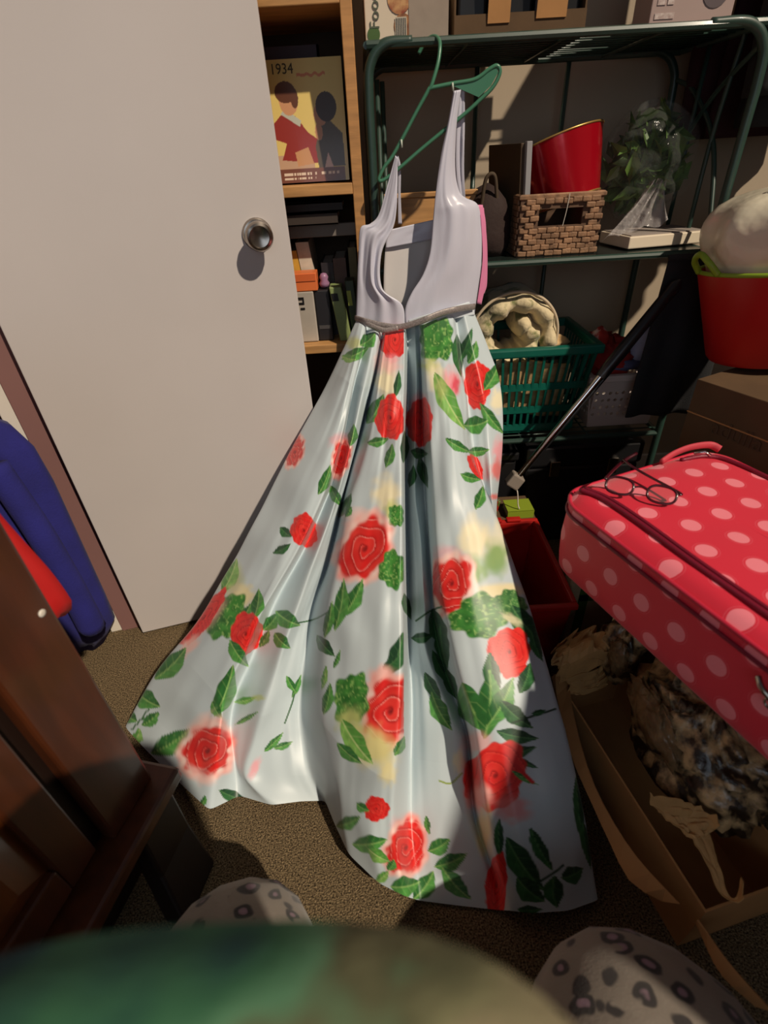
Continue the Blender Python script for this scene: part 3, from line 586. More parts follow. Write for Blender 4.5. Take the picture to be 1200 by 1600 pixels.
mk('chest_body', box(.50, .895, 1.53, 1.88, 0, .33), M['black'], b, bevel=.012)
mk('chest_lid', box(.495, .90, 1.522, 1.885, .331, .415), M['black'], b, bevel=.012)
for x in (.58, .78): mk('latch', box(x, x + .035, 1.512, 1.5225, .30, .36), M['nickel'], b, bevel=.003)
b = thing('storage_chest', 'smaller black storage chest under the low shelf behind the gown', 'storage box', (.28, 1.70, 0))
mk('chest_body', box(.10, .47, 1.54, 1.88, 0, .36), M['black'], b, bevel=.012)
mk('chest_lid', box(.095, .475, 1.53, 1.885, .361, .395), M['black'], b, bevel=.008)
# black garment hanging under the middle shelf
b = thing('black_garment', 'black cloth hanging from the middle shelf behind the red tub', 'garment', (.86, 1.475, .55))
vs = []
for i in range(24):
    for j in range(36):
        s = j / 35; t = i / 23
        vs.append((.80 + (.20 + .04 * t) * s - .02 * t, 1.482 - .006 * math.sin(s * 15 + t) * (.4 + t), ZM - .012 - .45 * t))
mk('hanging_cloth', (np.array(vs), gridf(24, 36)), M['blackc'], b, smooth=True, solid=.006)
mk('top_fold', tube([(.80, 1.481, ZM - .006), (1.0, 1.481, ZM - .006)], .008, 8), M['blackc'], b, smooth=True)

# ================================================================== SUITCASE AND THINGS AROUND IT
SA = V(.35, .862, 0); su = V(.935, .355, 0); su /= np.linalg.norm(su); sv = V(su[1], -su[0], 0)
SL, SW, SZ0, SZ1 = .70, .425, .49, .68
def dots(name, base, dot, ringc, rough=.55):
    m = mat(name, base, rough, bump=.25, bscale=900, dist=.0006, sheen=.15); nt = m.node_tree; L = nt.links; b = nt.nodes['Principled BSDF']
    uvn = nt.nodes.new('ShaderNodeUVMap'); sp = nt.nodes.new('ShaderNodeSeparateXYZ'); L.new(uvn.outputs[0], sp.inputs[0])
    def mth(op, a, b_=None):
        n = nt.nodes.new('ShaderNodeMath'); n.operation = op
        for i, x in enumerate((a, b_)):
            if x is None: continue
            if isinstance(x, (int, float)): n.inputs[i].default_value = x
            else: L.new(x, n.inputs[i])
        return n.outputs[0]
    sx, sy, R = .074, .062, .0165
    v = mth('DIVIDE', sp.outputs[1], sy); row = mth('FLOOR', v); off = mth('MULTIPLY', mth('MODULO', row, 2.), .5)
    uu = mth('ADD', mth('DIVIDE', sp.outputs[0], sx), off)
    dx = mth('MULTIPLY', mth('SUBTRACT', mth('FRACT', uu), .5), sx); dy = mth('MULTIPLY', mth('SUBTRACT', mth('FRACT', v), .5), sy)
    d = mth('SQRT', mth('ADD', mth('MULTIPLY', dx, dx), mth('MULTIPLY', dy, dy)))
    ins = mth('LESS_THAN', d, R); rg = mth('LESS_THAN', mth('ABSOLUTE', mth('SUBTRACT', d, R + .0035)), .0006)
    def mix(f, a, c):
        n = nt.nodes.new('ShaderNodeMix'); n.data_type = 'RGBA'; L.new(f, n.inputs[0])
        if isinstance(a, tuple): n.inputs[6].default_value = (*lin(a), 1)
        else: L.new(a, n.inputs[6])
        n.inputs[7].default_value = (*lin(c), 1); return n.outputs[2]
    L.new(mix(ins, mix(rg, base, ringc), dot), b.inputs['Base Color']); return m
pinkd = dots('pink_dotted_fabric', (218, 34, 60), (244, 132, 146), (224, 74, 92))
suit = thing('suitcase', 'bright pink suitcase with pale polka dots lying flat', 'suitcase', tuple(SA + su * SW / 2 + sv * SL / 2 + V(0, 0, SZ0)))
def outline(ins, rad=.065, n=14):
    pts = []; r = max(rad - ins, .004)
    for cx, cy, a0 in ((SW - ins - r, ins + r, -90), (SW - ins - r, SL - ins - r, 0), (ins + r, SL - ins - r, 90), (ins + r, ins + r, 180)):
        for k in range(n): t = math.radians(a0 + 90 * k / (n - 1)); pts.append((cx + r * math.cos(t), cy + r * math.sin(t)))
    dense = []; P = np.array(pts)
    for i in range(len(P)):
        q = P[(i + 1) % len(P)]; m_ = 10 if i % n == n - 1 else 1
        for k in range(m_): dense.append(P[i] + (q - P[i]) * k / m_)
    return np.array(dense)
O0 = outline(0); NO = len(O0); per = np.r_[0, np.cumsum(np.linalg.norm(np.diff(np.vstack([O0, O0[:1]]), axis=0), axis=1))][:-1]
def sloc(ab, z): return SA + np.outer(ab[:, 0], su) + np.outer(ab[:, 1], sv) + np.outer(np.full(len(ab), z) if np.isscalar(z) else z, V(0, 0, 1))
vs = []; uv = []
for ins, z in ((.03, .49), (.012, .492), (.003, .505), (.0, .53), (-.003, .58), (.0, .63), (.001, .655), (.002, .664)):
    o = outline(ins); vs.append(sloc(o, z)); uv.append(np.stack([per, np.full(NO, z)], 1))
vs.append(sloc(np.tile(O0.mean(0), (NO, 1)), .49)); 
mk('body', (np.concatenate(vs[:-1]), gridf(8, NO, True).tolist() + [list(range(NO))[::-1]]), pinkd, suit, smooth=True, uv=np.concatenate(uv))
vs = []; uv = []
for f in (0, .012, .03, .06, .1, .14, .18, .205):
    o = outline(.003 + f); z = .664 + .018 * (1 - math.exp(-f / .012)) + .004 * math.sin(min(f, .2) / .2 * math.pi / 2)
    zz = z + (.006 * (vnoise(o[:, 0] * 14, o[:, 1] * 14, 3) - .5) * min(1, f / .05)); vs.append(sloc(o, zz)); uv.append(o + V(.02, .01))
mk('lid', (np.concatenate(vs), gridf(8, NO, True).tolist() + [list(range(7 * NO, 8 * NO))]), pinkd, suit, smooth=True, uv=np.concatenate(uv))
zipm = mat('dark_pink_trim', (124, 16, 44), .45, bump=.3, bscale=500); pipm = mat('pink_piping', (196, 40, 66), .4)
mk('piping', tube(sloc(outline(.001), .665), .0042, 6, closed=True), pipm, suit, smooth=True)
mk('zip_track', tube(sloc(outline(-.001), .645), .0036, 6, closed=True), zipm, suit, smooth=True)
def sp(a, b, z): return SA + su * a + sv * b + V(0, 0, z)
zp = smoothpath([sp(.035, .028, .6835), sp(.05, .075, .6845), sp(.052, .16, .685), sp(.046, .30, .685), (sp(.046, .50, .685)), sp(.05, .64, .685)], 10)
mk('zip_track', tube(zp, .0052, 8), zipm, suit, smooth=True); mk('zip_track', tube(zp + su * .011 + V(0, 0, .0005), .0038, 8), zipm, suit, smooth=True)
zp = smoothpath([sp(.30, .03, .683), sp(.36, .045, .684), sp(.385, .10, .684), sp(.388, .30, .684), sp(.388, .6, .684)], 10)
mk('zip_track', tube(zp, .0048, 8), zipm, suit, smooth=True)
mk('handle', tube(smoothpath([sp(.26, .016, .682), sp(.30, .010, .689), sp(.35, .008, .691), sp(.40, .014, .687), sp(.415, .03, .680)]), .0085, 8, ry=.0045), mat('handle_webbing', (190, 60, 74), .6), suit, smooth=True)
mk('zip_pull', join(tube([sp(.335, .03, .69), sp(.355, .038, .693), sp(.36, .05, .689)], .003, 6)), M['chrome'], suit, smooth=True)
for b_, da in ((.455, 0), (.495, .02)):
    c = sp(-.008, b_, .632); pl = mk('zip_pull', tube(smoothpath([c, c - su * .008 + sv * .012 - V(0, 0, .004), c - su * .006 + sv * .026 - V(0, 0, .012), c - su * .002 + sv * .03 - V(0, 0, .02)]), .0042, 8), M['nickel'], suit, smooth=True)
    mk('pull_ring', tube([c - su * .006 + sv * (.03 + .008 * math.cos(t)) + V(0, 0, -.02 + .008 * math.sin(t)) for t in np.linspace(0, 2 * math.pi, 16, endpoint=False)], .0018, 6, closed=True), M['nickel'], pl, smooth=True)
# eyeglasses lying on the suitcase
gl = thing('eyeglasses', 'dark red framed eyeglasses lying on the pink suitcase', 'eyeglasses', tuple(at_z(1000, 765, .688)))
gm_ = mat('burgundy_acetate', (62, 14, 26), .25, coat=.4)
c1, c2 = at_z(968, 759, .705), at_z(1034, 773, .705); hx = (c2 - c1) / np.linalg.norm(c2 - c1); gy = V(-hx[1], hx[0], 0); gu = V(0, 0, .72) + gy * .7; gu /= np.linalg.norm(gu)
for c in (c1, c2):
    ring = [c + hx * .0245 * math.copysign(abs(math.cos(t)) ** .8, math.cos(t)) + gu * .0165 * math.copysign(abs(math.sin(t)) ** .8, math.sin(t)) for t in np.linspace(0, 2 * math.pi, 36, endpoint=False)]
    rm = mk('rim', tube(ring, .0026, 6, closed=True), gm_, gl, smooth=True)
    mk('lens', (np.array(ring), [list(range(36))]), film('lens_glass', (240, 240, 240), .93, .05, 0), rm)
mk('bridge', tube(smoothpath([c1 + hx * .0245 + gu * .003, (c1 + c2) / 2 + gu * .007, c2 - hx * .0245 + gu * .003]), .002, 6), gm_, gl, smooth=True)
e1, e2 = c1 - hx * .026 + gu * .006, c2 + hx * .026 + gu * .006
t1 = smoothpath([e1, e1 + gy * .012 + V(0, 0, .002), at_z(972, 722, .70), at_z(995, 708, .706)]); t2 = smoothpath([e2, e2 + gy * .01, at_z(1010, 742, .704), at_z(985, 727, .708), at_z(974, 718, .704)])
for t in (t1, t2): mk('temple', tube(t, .002, 6, ry=.0034), gm_, gl, smooth=True)
# carton carrying the suitcase
b = thing('support_carton', 'plain brown carton under the pink suitcase', 'carton', tuple(sp(.36, .22, 0)))
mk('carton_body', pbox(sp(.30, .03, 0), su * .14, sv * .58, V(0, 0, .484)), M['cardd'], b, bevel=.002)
mk('tape', pbox(sp(.2988, .3, .2), su * .002, sv * .05, V(0, 0, .284)), mat('parcel_tape', (130, 100, 66), .35), b)
# red tub with lid
tb = thing('red_storage_tub', 'open red plastic storage tub right of the skirt', 'tub', (.38, 1.12, 0))
rp = mat('red_plastic', (172, 28, 22), .38, var=.05, vscale=12)
tv = []
for z, i_ in ((0, .02), (.275, .0), (.275, .006), (.012, .026)):
    tv += [(.30 + i_, .93 + i_, z), (.475 - i_, .93 + i_, z), (.475 - i_, 1.30 - i_, z), (.30 + i_, 1.30 - i_, z)]
mk('tub_body', (np.array(tv), gridf(4, 4, True).tolist() + [[3, 2, 1, 0], [12, 13, 14, 15]]), rp, tb, bevel=.004)
mk('rim', join(box(.292, .485, .92, .935, .262, .28), box(.292, .485, 1.295, 1.31, .262, .28), box(.292, .305, .935, 1.295, .262, .28), box(.47, .485, .935, 1.295, .262, .28)), rp, tb, bevel=.004)
for x in (.325, .385): mk('hinge', box(x, x + .045, 1.292, 1.312, .278, .288), rp, tb, bevel=.003)
b = thing('dark_carton', 'small dark brown carton behind the red tub', 'carton', (.38, 1.40, 0))
mk('carton_body', box(.28, .49, 1.325, 1.465, 0, .262), M['cardd'], b, bevel=.002)
mk('tape', box(.37, .41, 1.3235, 1.325, .14, .262), mat('parcel_tape', (130, 100, 66), .35), b)
# green and cream bag by the tub
gbg = thing('shopping_bag', 'cream shopping bag with lime green edges below the suitcase corner', 'bag', (.56, 1.02, 0))
mk('bag_body', box(.495, .64, 1.005, 1.062, 0, .455), mat('cream_bag', (176, 152, 118), .8, var=.08, vscale=20), gbg, bevel=.01)
lime = mat('lime_green', (132, 150, 40), .5); gre = mat('grass_green', (62, 92, 24), .6)
mk('green_band', box(.522, .548, 1.0015, 1.0045, .06, .36), gre, gbg, bevel=.001); mk('green_band', box(.522, .63, 1.0015, 1.0045, .21, .235), gre, gbg, bevel=.001)
mk('mouth_band', box(.492, .643, 1.002, 1.065, .455, .462), mat('bag_binding', (120, 104, 80), .8), gbg, bevel=.002)
b = thing('lime_folder', 'lime green folder lying behind the red tub', 'folder', (.45, 1.37, .2625))
mk('cover', rbox((.44, 1.37), (.085, .07), .02, .2625, .265), lime, b); mk('cover', rbox((.44, 1.37), (.085, .07), .02, .286, .289), lime, b); mk('spine', rbox((.44, 1.3355), (.085, .003), .02, .2625, .289), lime, b); mk('sheets', rbox((.44, 1.372), (.081, .062), .02, .265, .286), M['white'], b)
b = thing('snack_packet', 'small red and green foil packet behind the red tub', 'packet', (.32, 1.35, .2625))
vs = []
for i in range(8):
    for j in range(10): vs.append((.312 + .05 * i / 7 + .01 * (j / 9), 1.345 + .014 * math.sin(math.pi * i / 7), .2655 + .058 * j / 9 + .004 * math.sin(i * 2)))
mk('packet', (np.array(vs), gridf(8, 10)), mat('packet_print', (168, 40, 28), .35, col2=(92, 110, 44), vscale=38, edge=(.48, .52)), b, smooth=True, solid=.006)
mk('crimp', pbox((.320, 1.347, .323), (.05, .004, 0), (0, .002, 0), (.002, 0, .006)), mat('packet_crimp', (150, 150, 120), .3, .6), b)
# chrome tube with black grip
P0, P1 = at_y(803, 752, 1.36), at_y(1062, 438, 1.445); pd = (P1 - P0) / np.linalg.norm(P1 - P0); pl_ = np.linalg.norm(P1 - P0)
po = thing('chrome_pole', 'slanted chrome tube with black upper sleeve leaning before the baskets', 'pole', tuple(P0))
mk('chrome_tube', tube([P0 + pd * .02, P0 + pd * (pl_ * .58)], .0095, 14), M['chrome'], po, smooth='auto')
mk('sleeve', tube([P0 + pd * pl_ * .56, P0 + pd * pl_ * .62, P0 + pd * pl_ * .98, P0 + pd * pl_], [.014, .0175, .0165, .008], 14), M['black'], po, smooth='auto')
mk('guide_rod', tube([P0 + pd * .05 + V(.014, .012, -.006), P0 + pd * pl_ * .7 + V(.022, .016, -.012)], .006, 10), M['black'], po, smooth='auto')
sd_ = np.cross(pd, V(0, 1, 0)); sd_ /= np.linalg.norm(sd_)
mk('end_block', pbox(P0 - sd_ * .023 - V(0, .016, 0) - pd * .018, sd_ * .046, V(0, .032, 0), pd * .044), mat('grey_plastic', (132, 122, 112), .5), po, bevel=.005)
mk('cord', tube(smoothpath([P0 - pd * .015 + V(.012, 0, 0), P0 + V(.012, -.01, -.035), V(.43, 1.345, .31), V(.436, 1.345, .292)]), .0022, 6), M['white'], po, smooth=True)
# carton stack under the tub trug
ca, cb2 = at_z(1090, 592, .76), at_z(1200, 628, .76); cx = (cb2 - ca); cx[2] = 0; cx /= np.linalg.norm(cx); cy_ = V(-cx[1], cx[0], 0)
for z0, z1, lab in ((0, .40, 'lower brown carton of the stack beneath the red trug'), (.401, .76, 'upper brown carton carrying the red trug')):
    b = thing('stacked_carton', lab, 'carton', tuple(ca + cx * .2 + cy_ * .12 + V(0, 0, z0 - .76)), 'cartons stacked below the red trug')
    o = V(ca[0], ca[1], z0)
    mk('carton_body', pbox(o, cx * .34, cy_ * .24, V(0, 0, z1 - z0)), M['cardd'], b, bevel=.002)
    mk('flap_edge', pbox(o - cy_ * .003 + V(0, 0, z1 - z0 - .085), cx * .34, cy_ * .003, V(0, 0, .003)), M['card'], b)
    if z0: text('adulla', .055, mat('brown_ink', (80, 60, 40), .8), b, o - cy_ * .002 + cx * .07 + V(0, 0, .245), cx, (0, 0, 1))
tg = thing('red_trug', 'red flexible trug with lime handles holding a filled plastic bag', 'trug', (.975, 1.30, .7605))
TC = V(.985, 1.28, .772); TA = V(-.06, .10, 1); TA /= np.linalg.norm(TA); TX = np.cross(V(0, 1, 0), TA); TX /= np.linalg.norm(TX); TY = np.cross(TA, TX)
def tl(x, y, z): return TC + TX * x + TY * y + TA * z
mk('trug_body', lathe([(.0, .0), (.108, 0), (.116, .01), (.168, .215), (.163, .215), (.111, .012), (.001, .012)], TC, TA, n=48), mat('red_rubber', (176, 22, 20), .4, var=.04, vscale=10), tg, smooth='auto')
lrm = mat('lime_rubber', (132, 164, 40), .45)
mk('rim', tube([tl(.167 * math.cos(t), .167 * math.sin(t), .217) for t in np.linspace(0, 2 * math.pi, 48, endpoint=False)], .005, 8, closed=True), lrm, tg, smooth=True)
for sgn in (-1, 1):
    mk('handle', tube(smoothpath([tl(sgn * .165, -.04, .217), tl(sgn * .186, -.03, .245), tl(sgn * .192, 0, .262), tl(sgn * .186, .03, .245), tl(sgn * .165, .04, .217)]), .0072, 8), lrm, tg, smooth=True)
bg = thing('filled_bag', 'milky translucent plastic bag bulging out of the red trug', 'bag', tuple(TC + V(0, 0, .02)))
bv, bf = lathe([(.02, .02), (.09, .03), (.118, .08), (.146, .19), (.150, .225), (.168, .25), (.176, .29), (.172, .325), (.150, .36), (.095, .38), (.01, .386)], TC, TA, n=56)
bv = np.asarray(bv); rw = np.repeat(np.arange(11), 56); an = np.tile(np.arange(56), 11); kk = np.where(rw > 4, 1 + .13 * (vnoise(np.cos(an / 56 * 6.283) * 3.5 + 5, np.sin(an / 56 * 6.283) * 2.5 + rw * .4, 77) - .5), 1)
ctr = TC + np.outer(((bv - TC) @ TA), TA); bv = ctr + (bv - ctr) * kk[:, None]
mk('bag_film', (bv, bf), mat('milky_plastic', (224, 216, 192), .3, bump=.5, bscale=11, dist=.02, var=.05, vscale=8, coat=.3), bg, smooth=True, sub=1)
mk('bag_fold', blob(tl(-.05, -.05, .35), (.06, .05, .03), 26, 14, .25, 4, 22), mat('milky_plastic_fold', (222, 216, 196), .25, bump=.7, bscale=12, dist=.02), bg, smooth=True)
# open cardboard box with paper and wrapped bundles, right foreground
zb = .17
Bx1, Bx2, Bx3 = at_z(866, 1055, zb), at_z(1062, 1412, zb), at_z(1200, 1580, zb)
bd = (Bx3 - Bx1); bd[2] = 0; bl = np.linalg.norm(bd); bd /= bl; bl *= .80; bn = V(-bd[1], bd[0], 0); bn = bn if bn[0] > 0 else -bn
ob = thing('open_carton', 'open cardboard box on the floor right of the skirt hem', 'carton', tuple(V(Bx1[0], Bx1[1], 0) + bd * .25 + bn * .13))
O = V(Bx1[0], Bx1[1], 0)
mk('side_wall', pbox(O, bd * bl, bn * .004, V(0, 0, zb)), M['card'], ob); mk('side_wall', pbox(O + bn * .20, bd * bl, bn * .004, V(0, 0, zb)), M['card'], ob)
mk('end_wall', pbox(O + bn * .004, bd * .004, bn * .196, V(0, 0, zb)), M['card'], ob); mk('end_wall', pbox(O + bn * .004 + bd * (bl - .004), bd * .004, bn * .196, V(0, 0, zb)), M['card'], ob)
mk('bottom', pbox(O + bn * .004, bd * bl, bn * .196, V(0, 0, .004)), M['card'], ob)
fl = [(868, 1053), (887, 1058), (893, 1100), (908, 1165), (930, 1230), (962, 1290), (1000, 1345), (1062, 1412)]; fr = [(862, 1058), (872, 1095), (884, 1150), (900, 1200), (925, 1255), (950, 1310), (985, 1378), (1035, 1408)]
vs = [at_z(x, y, zb + .012) for x, y in resample(fl, 14)] + [at_z(x, y, zb - .006) for x, y in resample(fr, 14)]
mk('flap', (np.array(vs), gridf(2, 14)), M['card'], ob, solid=.003)
vs = [at_z(x, y, zb + .012) for x, y in resample([(1090, 1437), (1140, 1505), (1206, 1580)], 8)] + [at_z(x, y, zb - .004) for x, y in resample([(1088, 1442), (1125, 1520), (1180, 1572)], 8)]
mk('flap', (np.array(vs), gridf(2, 8)), M['card'], ob, solid=.003)
def crumple(name, poly_rows, zs, n, amp, seed, parent, m, solid=.0012):
    """sheet through rows of pixel points at given heights"""
    rows = []
    for (pp, z) in zip(poly_rows, zs):
        q = resample(pp, n) if len(pp) > 2 else np.linspace(pp[0], pp[1], n); zz = np.linspace(z[0], z[1], n) if isinstance(z, tuple) else np.full(n, z)
        rows.append([at_z(x, y, h) for (x, y), h in zip(q, zz)])
    R = np.array(rows); big = []
    tt = np.linspace(0, 1, 18)
    for j in range(n): big.append(resample(R[:, j], 18) if len(R) > 2 else np.linspace(R[0, j], R[-1, j], 18))
    big = np.array(big); k = np.indices(big.shape[:2]); nz = (np.abs(vnoise(k[0] * .26, k[1] * .26, seed) - .5) * 1.2 + .35 * np.abs(vnoise(k[0] * .55, k[1] * .55, seed + 1) - .5) - .25) * amp
    big[..., 2] += nz; big[..., 0] += nz * .6
    return mk(name, (big.reshape(-1, 3), gridf(n, 18)), m, parent, solid=solid)
kp = thing('kraft_paper', 'crumpled brown kraft paper at the far end of the open box', 'paper', tuple(at_z(905, 1030, .2)))
crumple('crumpled_sheet', [[(868, 1010), (905, 985), (945, 985)], [(862, 1030), (910, 1020), (955, 1010)], [(880, 1062), (925, 1050), (950, 1030)]], [.25, .29, .22], 22, .07, 31, kp, M['kraft'])
crumple('torn_edge', [[(880, 1062), (925, 1050), (950, 1030)], [(895, 1090), (930, 1080), (950, 1070)]], [.22, .16], 14, .03, 33, kp, M['kraft'])
kp = thing('torn_paper', 'torn kraft paper bag lying in the near part of the open box', 'paper', tuple(at_z(1085, 1320, .18)))
crumple('torn_sheet', [[(1010, 1240), (1060, 1255), (1105, 1262), (1126, 1290)], [(1030, 1268), (1070, 1285), (1090, 1290), (1110, 1300)], [(1075, 1305), (1085, 1310), (1098, 1308), (1110, 1300)]], [.26, .235, .23], 24, .025, 35, kp, M['kraft'])
crumple('paper_strip', [[(1078, 1305), (1110, 1302)], [(1105, 1355), (1122, 1345)], [(1122, 1395), (1140, 1400)], [(1150, 1411), (1152, 1400)], [(1162, 1404), (1158, 1370)]], [.23, .215, .20, .205, .22], 12, .008, 37, kp, M['kraft'])
camo = mat('mottled_wrap', (44, 32, 20), .4, col2=(196, 164, 118), vscale=26, bump=.8, bscale=30, dist=.010, edge=(.46, .62), coat=.35)
cc1 = at_z(1090, 1130, .30)
cw = thing('wrapped_bundle', 'large brown mottled bundle wrapped in shiny plastic in the open box', 'bundle', (cc1[0], cc1[1], .1))
mk('bundle', blob(V(cc1[0] + .015, cc1[1] + .0, .245), (.105, .165, .125), 48, 30, .16, 5, 41), camo, cw, smooth=True)
mk('plastic_fold', blob(V(cc1[0] - .075, cc1[1] + .02, .29), (.025, .09, .05), 30, 18, .3, 5, 43), film('wrap_film', (150, 120, 84), .4, .2, .9, 40), cw, smooth=True)
cc2 = at_z(975, 1000, .28)
cw = thing('wrapped_bundle', 'smaller dark mottled bundle in plastic deep under the suitcase', 'bundle', (cc2[0], cc2[1], .12))
mk('bundle', blob(V(cc2[0], cc2[1], .24), (.055, .06, .085), 32, 20, .2, 4, 45), camo, cw, smooth=True)
mk('plastic_fold', blob(V(cc2[0] - .03, cc2[1] - .04, .27), (.02, .03, .05), 22, 14, .3, 4, 47), film('wrap_film', (150, 120, 84), .4, .2, .9, 40), cw, smooth=True)

# ================================================================== LEFT CORNER
bl_ = thing('blue_garment', 'royal blue garment hanging behind the wooden cabinet by the door', 'garment', (-1.02, 1.15, 0))
vs = []; n = 64
for i, (z, x0, x1, ry) in enumerate(((.0, -1.20, -.93, .05), (.10, -1.22, -.862, .06), (.2, -1.22, -.858, .07), (.4, -1.21, -.852, .07), (.6, -1.2, -.846, .07), (.7, -1.2, -.852, .065), (.76, -1.19, -.88, .055), (.80, -1.17, -.95, .04), (.82, -1.12, -1.02, .01))):
    for k in range(n):
        t = 2 * math.pi * k / n; f = 1 + (.10 + .12 * (1 - z)) * math.sin(9 * t + i * .3)
        vs.append(((x0 + x1) / 2 + (x1 - x0) / 2 * math.cos(t), 1.15 + ry * math.sin(t) * f, z))
mk('garment_body', (np.array(vs), gridf(9, n, True).tolist() + [list(range(n))[::-1], list(range(8 * n, 9 * n))]), mat('royal_blue_fleece', (30, 30, 108), .95, var=.12, vscale=12, bump=.5, bscale=200, sheen=.05), bl_, smooth=True)
sl = smoothpath([(-.90, 1.07, .70), (-.872, 1.06, .52), (-.866, 1.06, .34), (-.868, 1.06, .16)])
mk('sleeve', tube(sl, np.linspace(.03, .036, len(sl)), 14), mat('royal_blue_sleeve', (31, 31, 110), .95, var=.12, vscale=12, bump=.5, bscale=200), bl_, smooth=True)
b = thing('white_scrap', 'small crumpled white plastic scrap on the carpet by the door hinge', 'scrap', tuple(at_z(165, 966, 0)))
cs = at_z(163, 962, .02); mk('scrap_film', blob(V(cs[0], cs[1], .024), (.03, .022, .022), 18, 12, .35, 4, 51), mat('white_film', (220, 216, 208), .3), b, smooth=True)
mk('scrap_twist', tube([V(cs[0] + .01, cs[1] - .012, .02), V(cs[0] + .045, cs[1] - .02, .012)], [.008, .003], 7), mat('white_film_twist', (214, 208, 200), .3), b, smooth=True)
rd = thing('red_cloth_bag', 'red cloth bag hanging on the far side of the wooden cabinet', 'bag', tuple(at_y(95, 950, .66)))
edge = resample([(-40, 755), (0, 805), (40, 850), (80, 895), (108, 934), (112, 945), (100, 958)], 20); vs = []
for (x, y) in edge:
    a = at_y(x, y, .64)
    for k in range(10): vs.append(a + V(-.085 * k / 9, -.03 * math.sin(k / 9 * math.pi) , 0.006 * math.sin(k * 2)) + V(0, -.03 * k / 9, 0))
mk('cloth', (np.array(vs), gridf(20, 10)), mat('red_nylon', (190, 26, 26), .6, var=.06, vscale=10), rd, smooth=True, solid=.01)
tp_ = at_y(-10, 795, .64); mk('strap', tube([tp_, V(tp_[0] - .02, .62, 1.04), V(tp_[0] - .05, .56, 1.043)], .006, 6), mat('red_strap', (170, 24, 24), .6), rd, smooth=True)

# ================================================================== HANGER
hg = thing('clothes_hanger', 'green plastic clothes hanger hooked on the rack, tilted', 'hanger', tuple(at_y(668, 138, 1.455)))
hm = mat('green_hanger_plastic', (70, 128, 100), .3, trans=.15)
HY = 1.452
hk = [V(*at_y(654, 84, 1.525)), V(*at_y(664, 66, 1.522)), V(*at_y(678, 57, 1.505)), V(*at_y(687, 66, 1.478)), V(*at_y(685, 95, 1.462)), V(*at_y(676, 128, HY)), V(*at_y(671, 140, HY))]
mk('hook', tube(smoothpath(hk), .0042, 8), hm, hg, smooth=True)
lp = [(671, 138), (705, 131), (742, 124), (765, 108), (777, 103), (781, 114), (770, 136), (748, 158), (725, 179), (690, 207), (655, 236), (625, 262), (600, 281), (592, 280), (600, 262), (612, 246), (630, 214), (650, 176)]
lp3 = smoothpath([at_y(x, y, HY) for x, y in lp] + [at_y(*lp[0], HY)], 6)[:-1]
mk('frame', tube(lp3, .0042, 8, closed=True, ry=.0042), hm, hg, smooth=True)
web = [(705, 133), (742, 126), (765, 110), (777, 106), (778, 114), (767, 134), (748, 152)]
wv = [at_y(x, y, HY) for x, y in web]; mk('end_web', (np.array(wv), [list(range(len(wv)))]), hm, hg, solid=.003)
for x, y in ((627, 224), (707, 135)): mk('notch', tube([at_y(x, y - 6, HY - .006), at_y(x + 1, y + 7, HY - .006)], .0022, 6), mat('pale_notch', (190, 200, 186), .4), hg, smooth=True)

# ================================================================== DRESS
dress = thing('ball_gown', 'pale blue satin gown with red rose print hanging from the rack', 'dress', (.1, 1.3, 0))
WY = 1.405
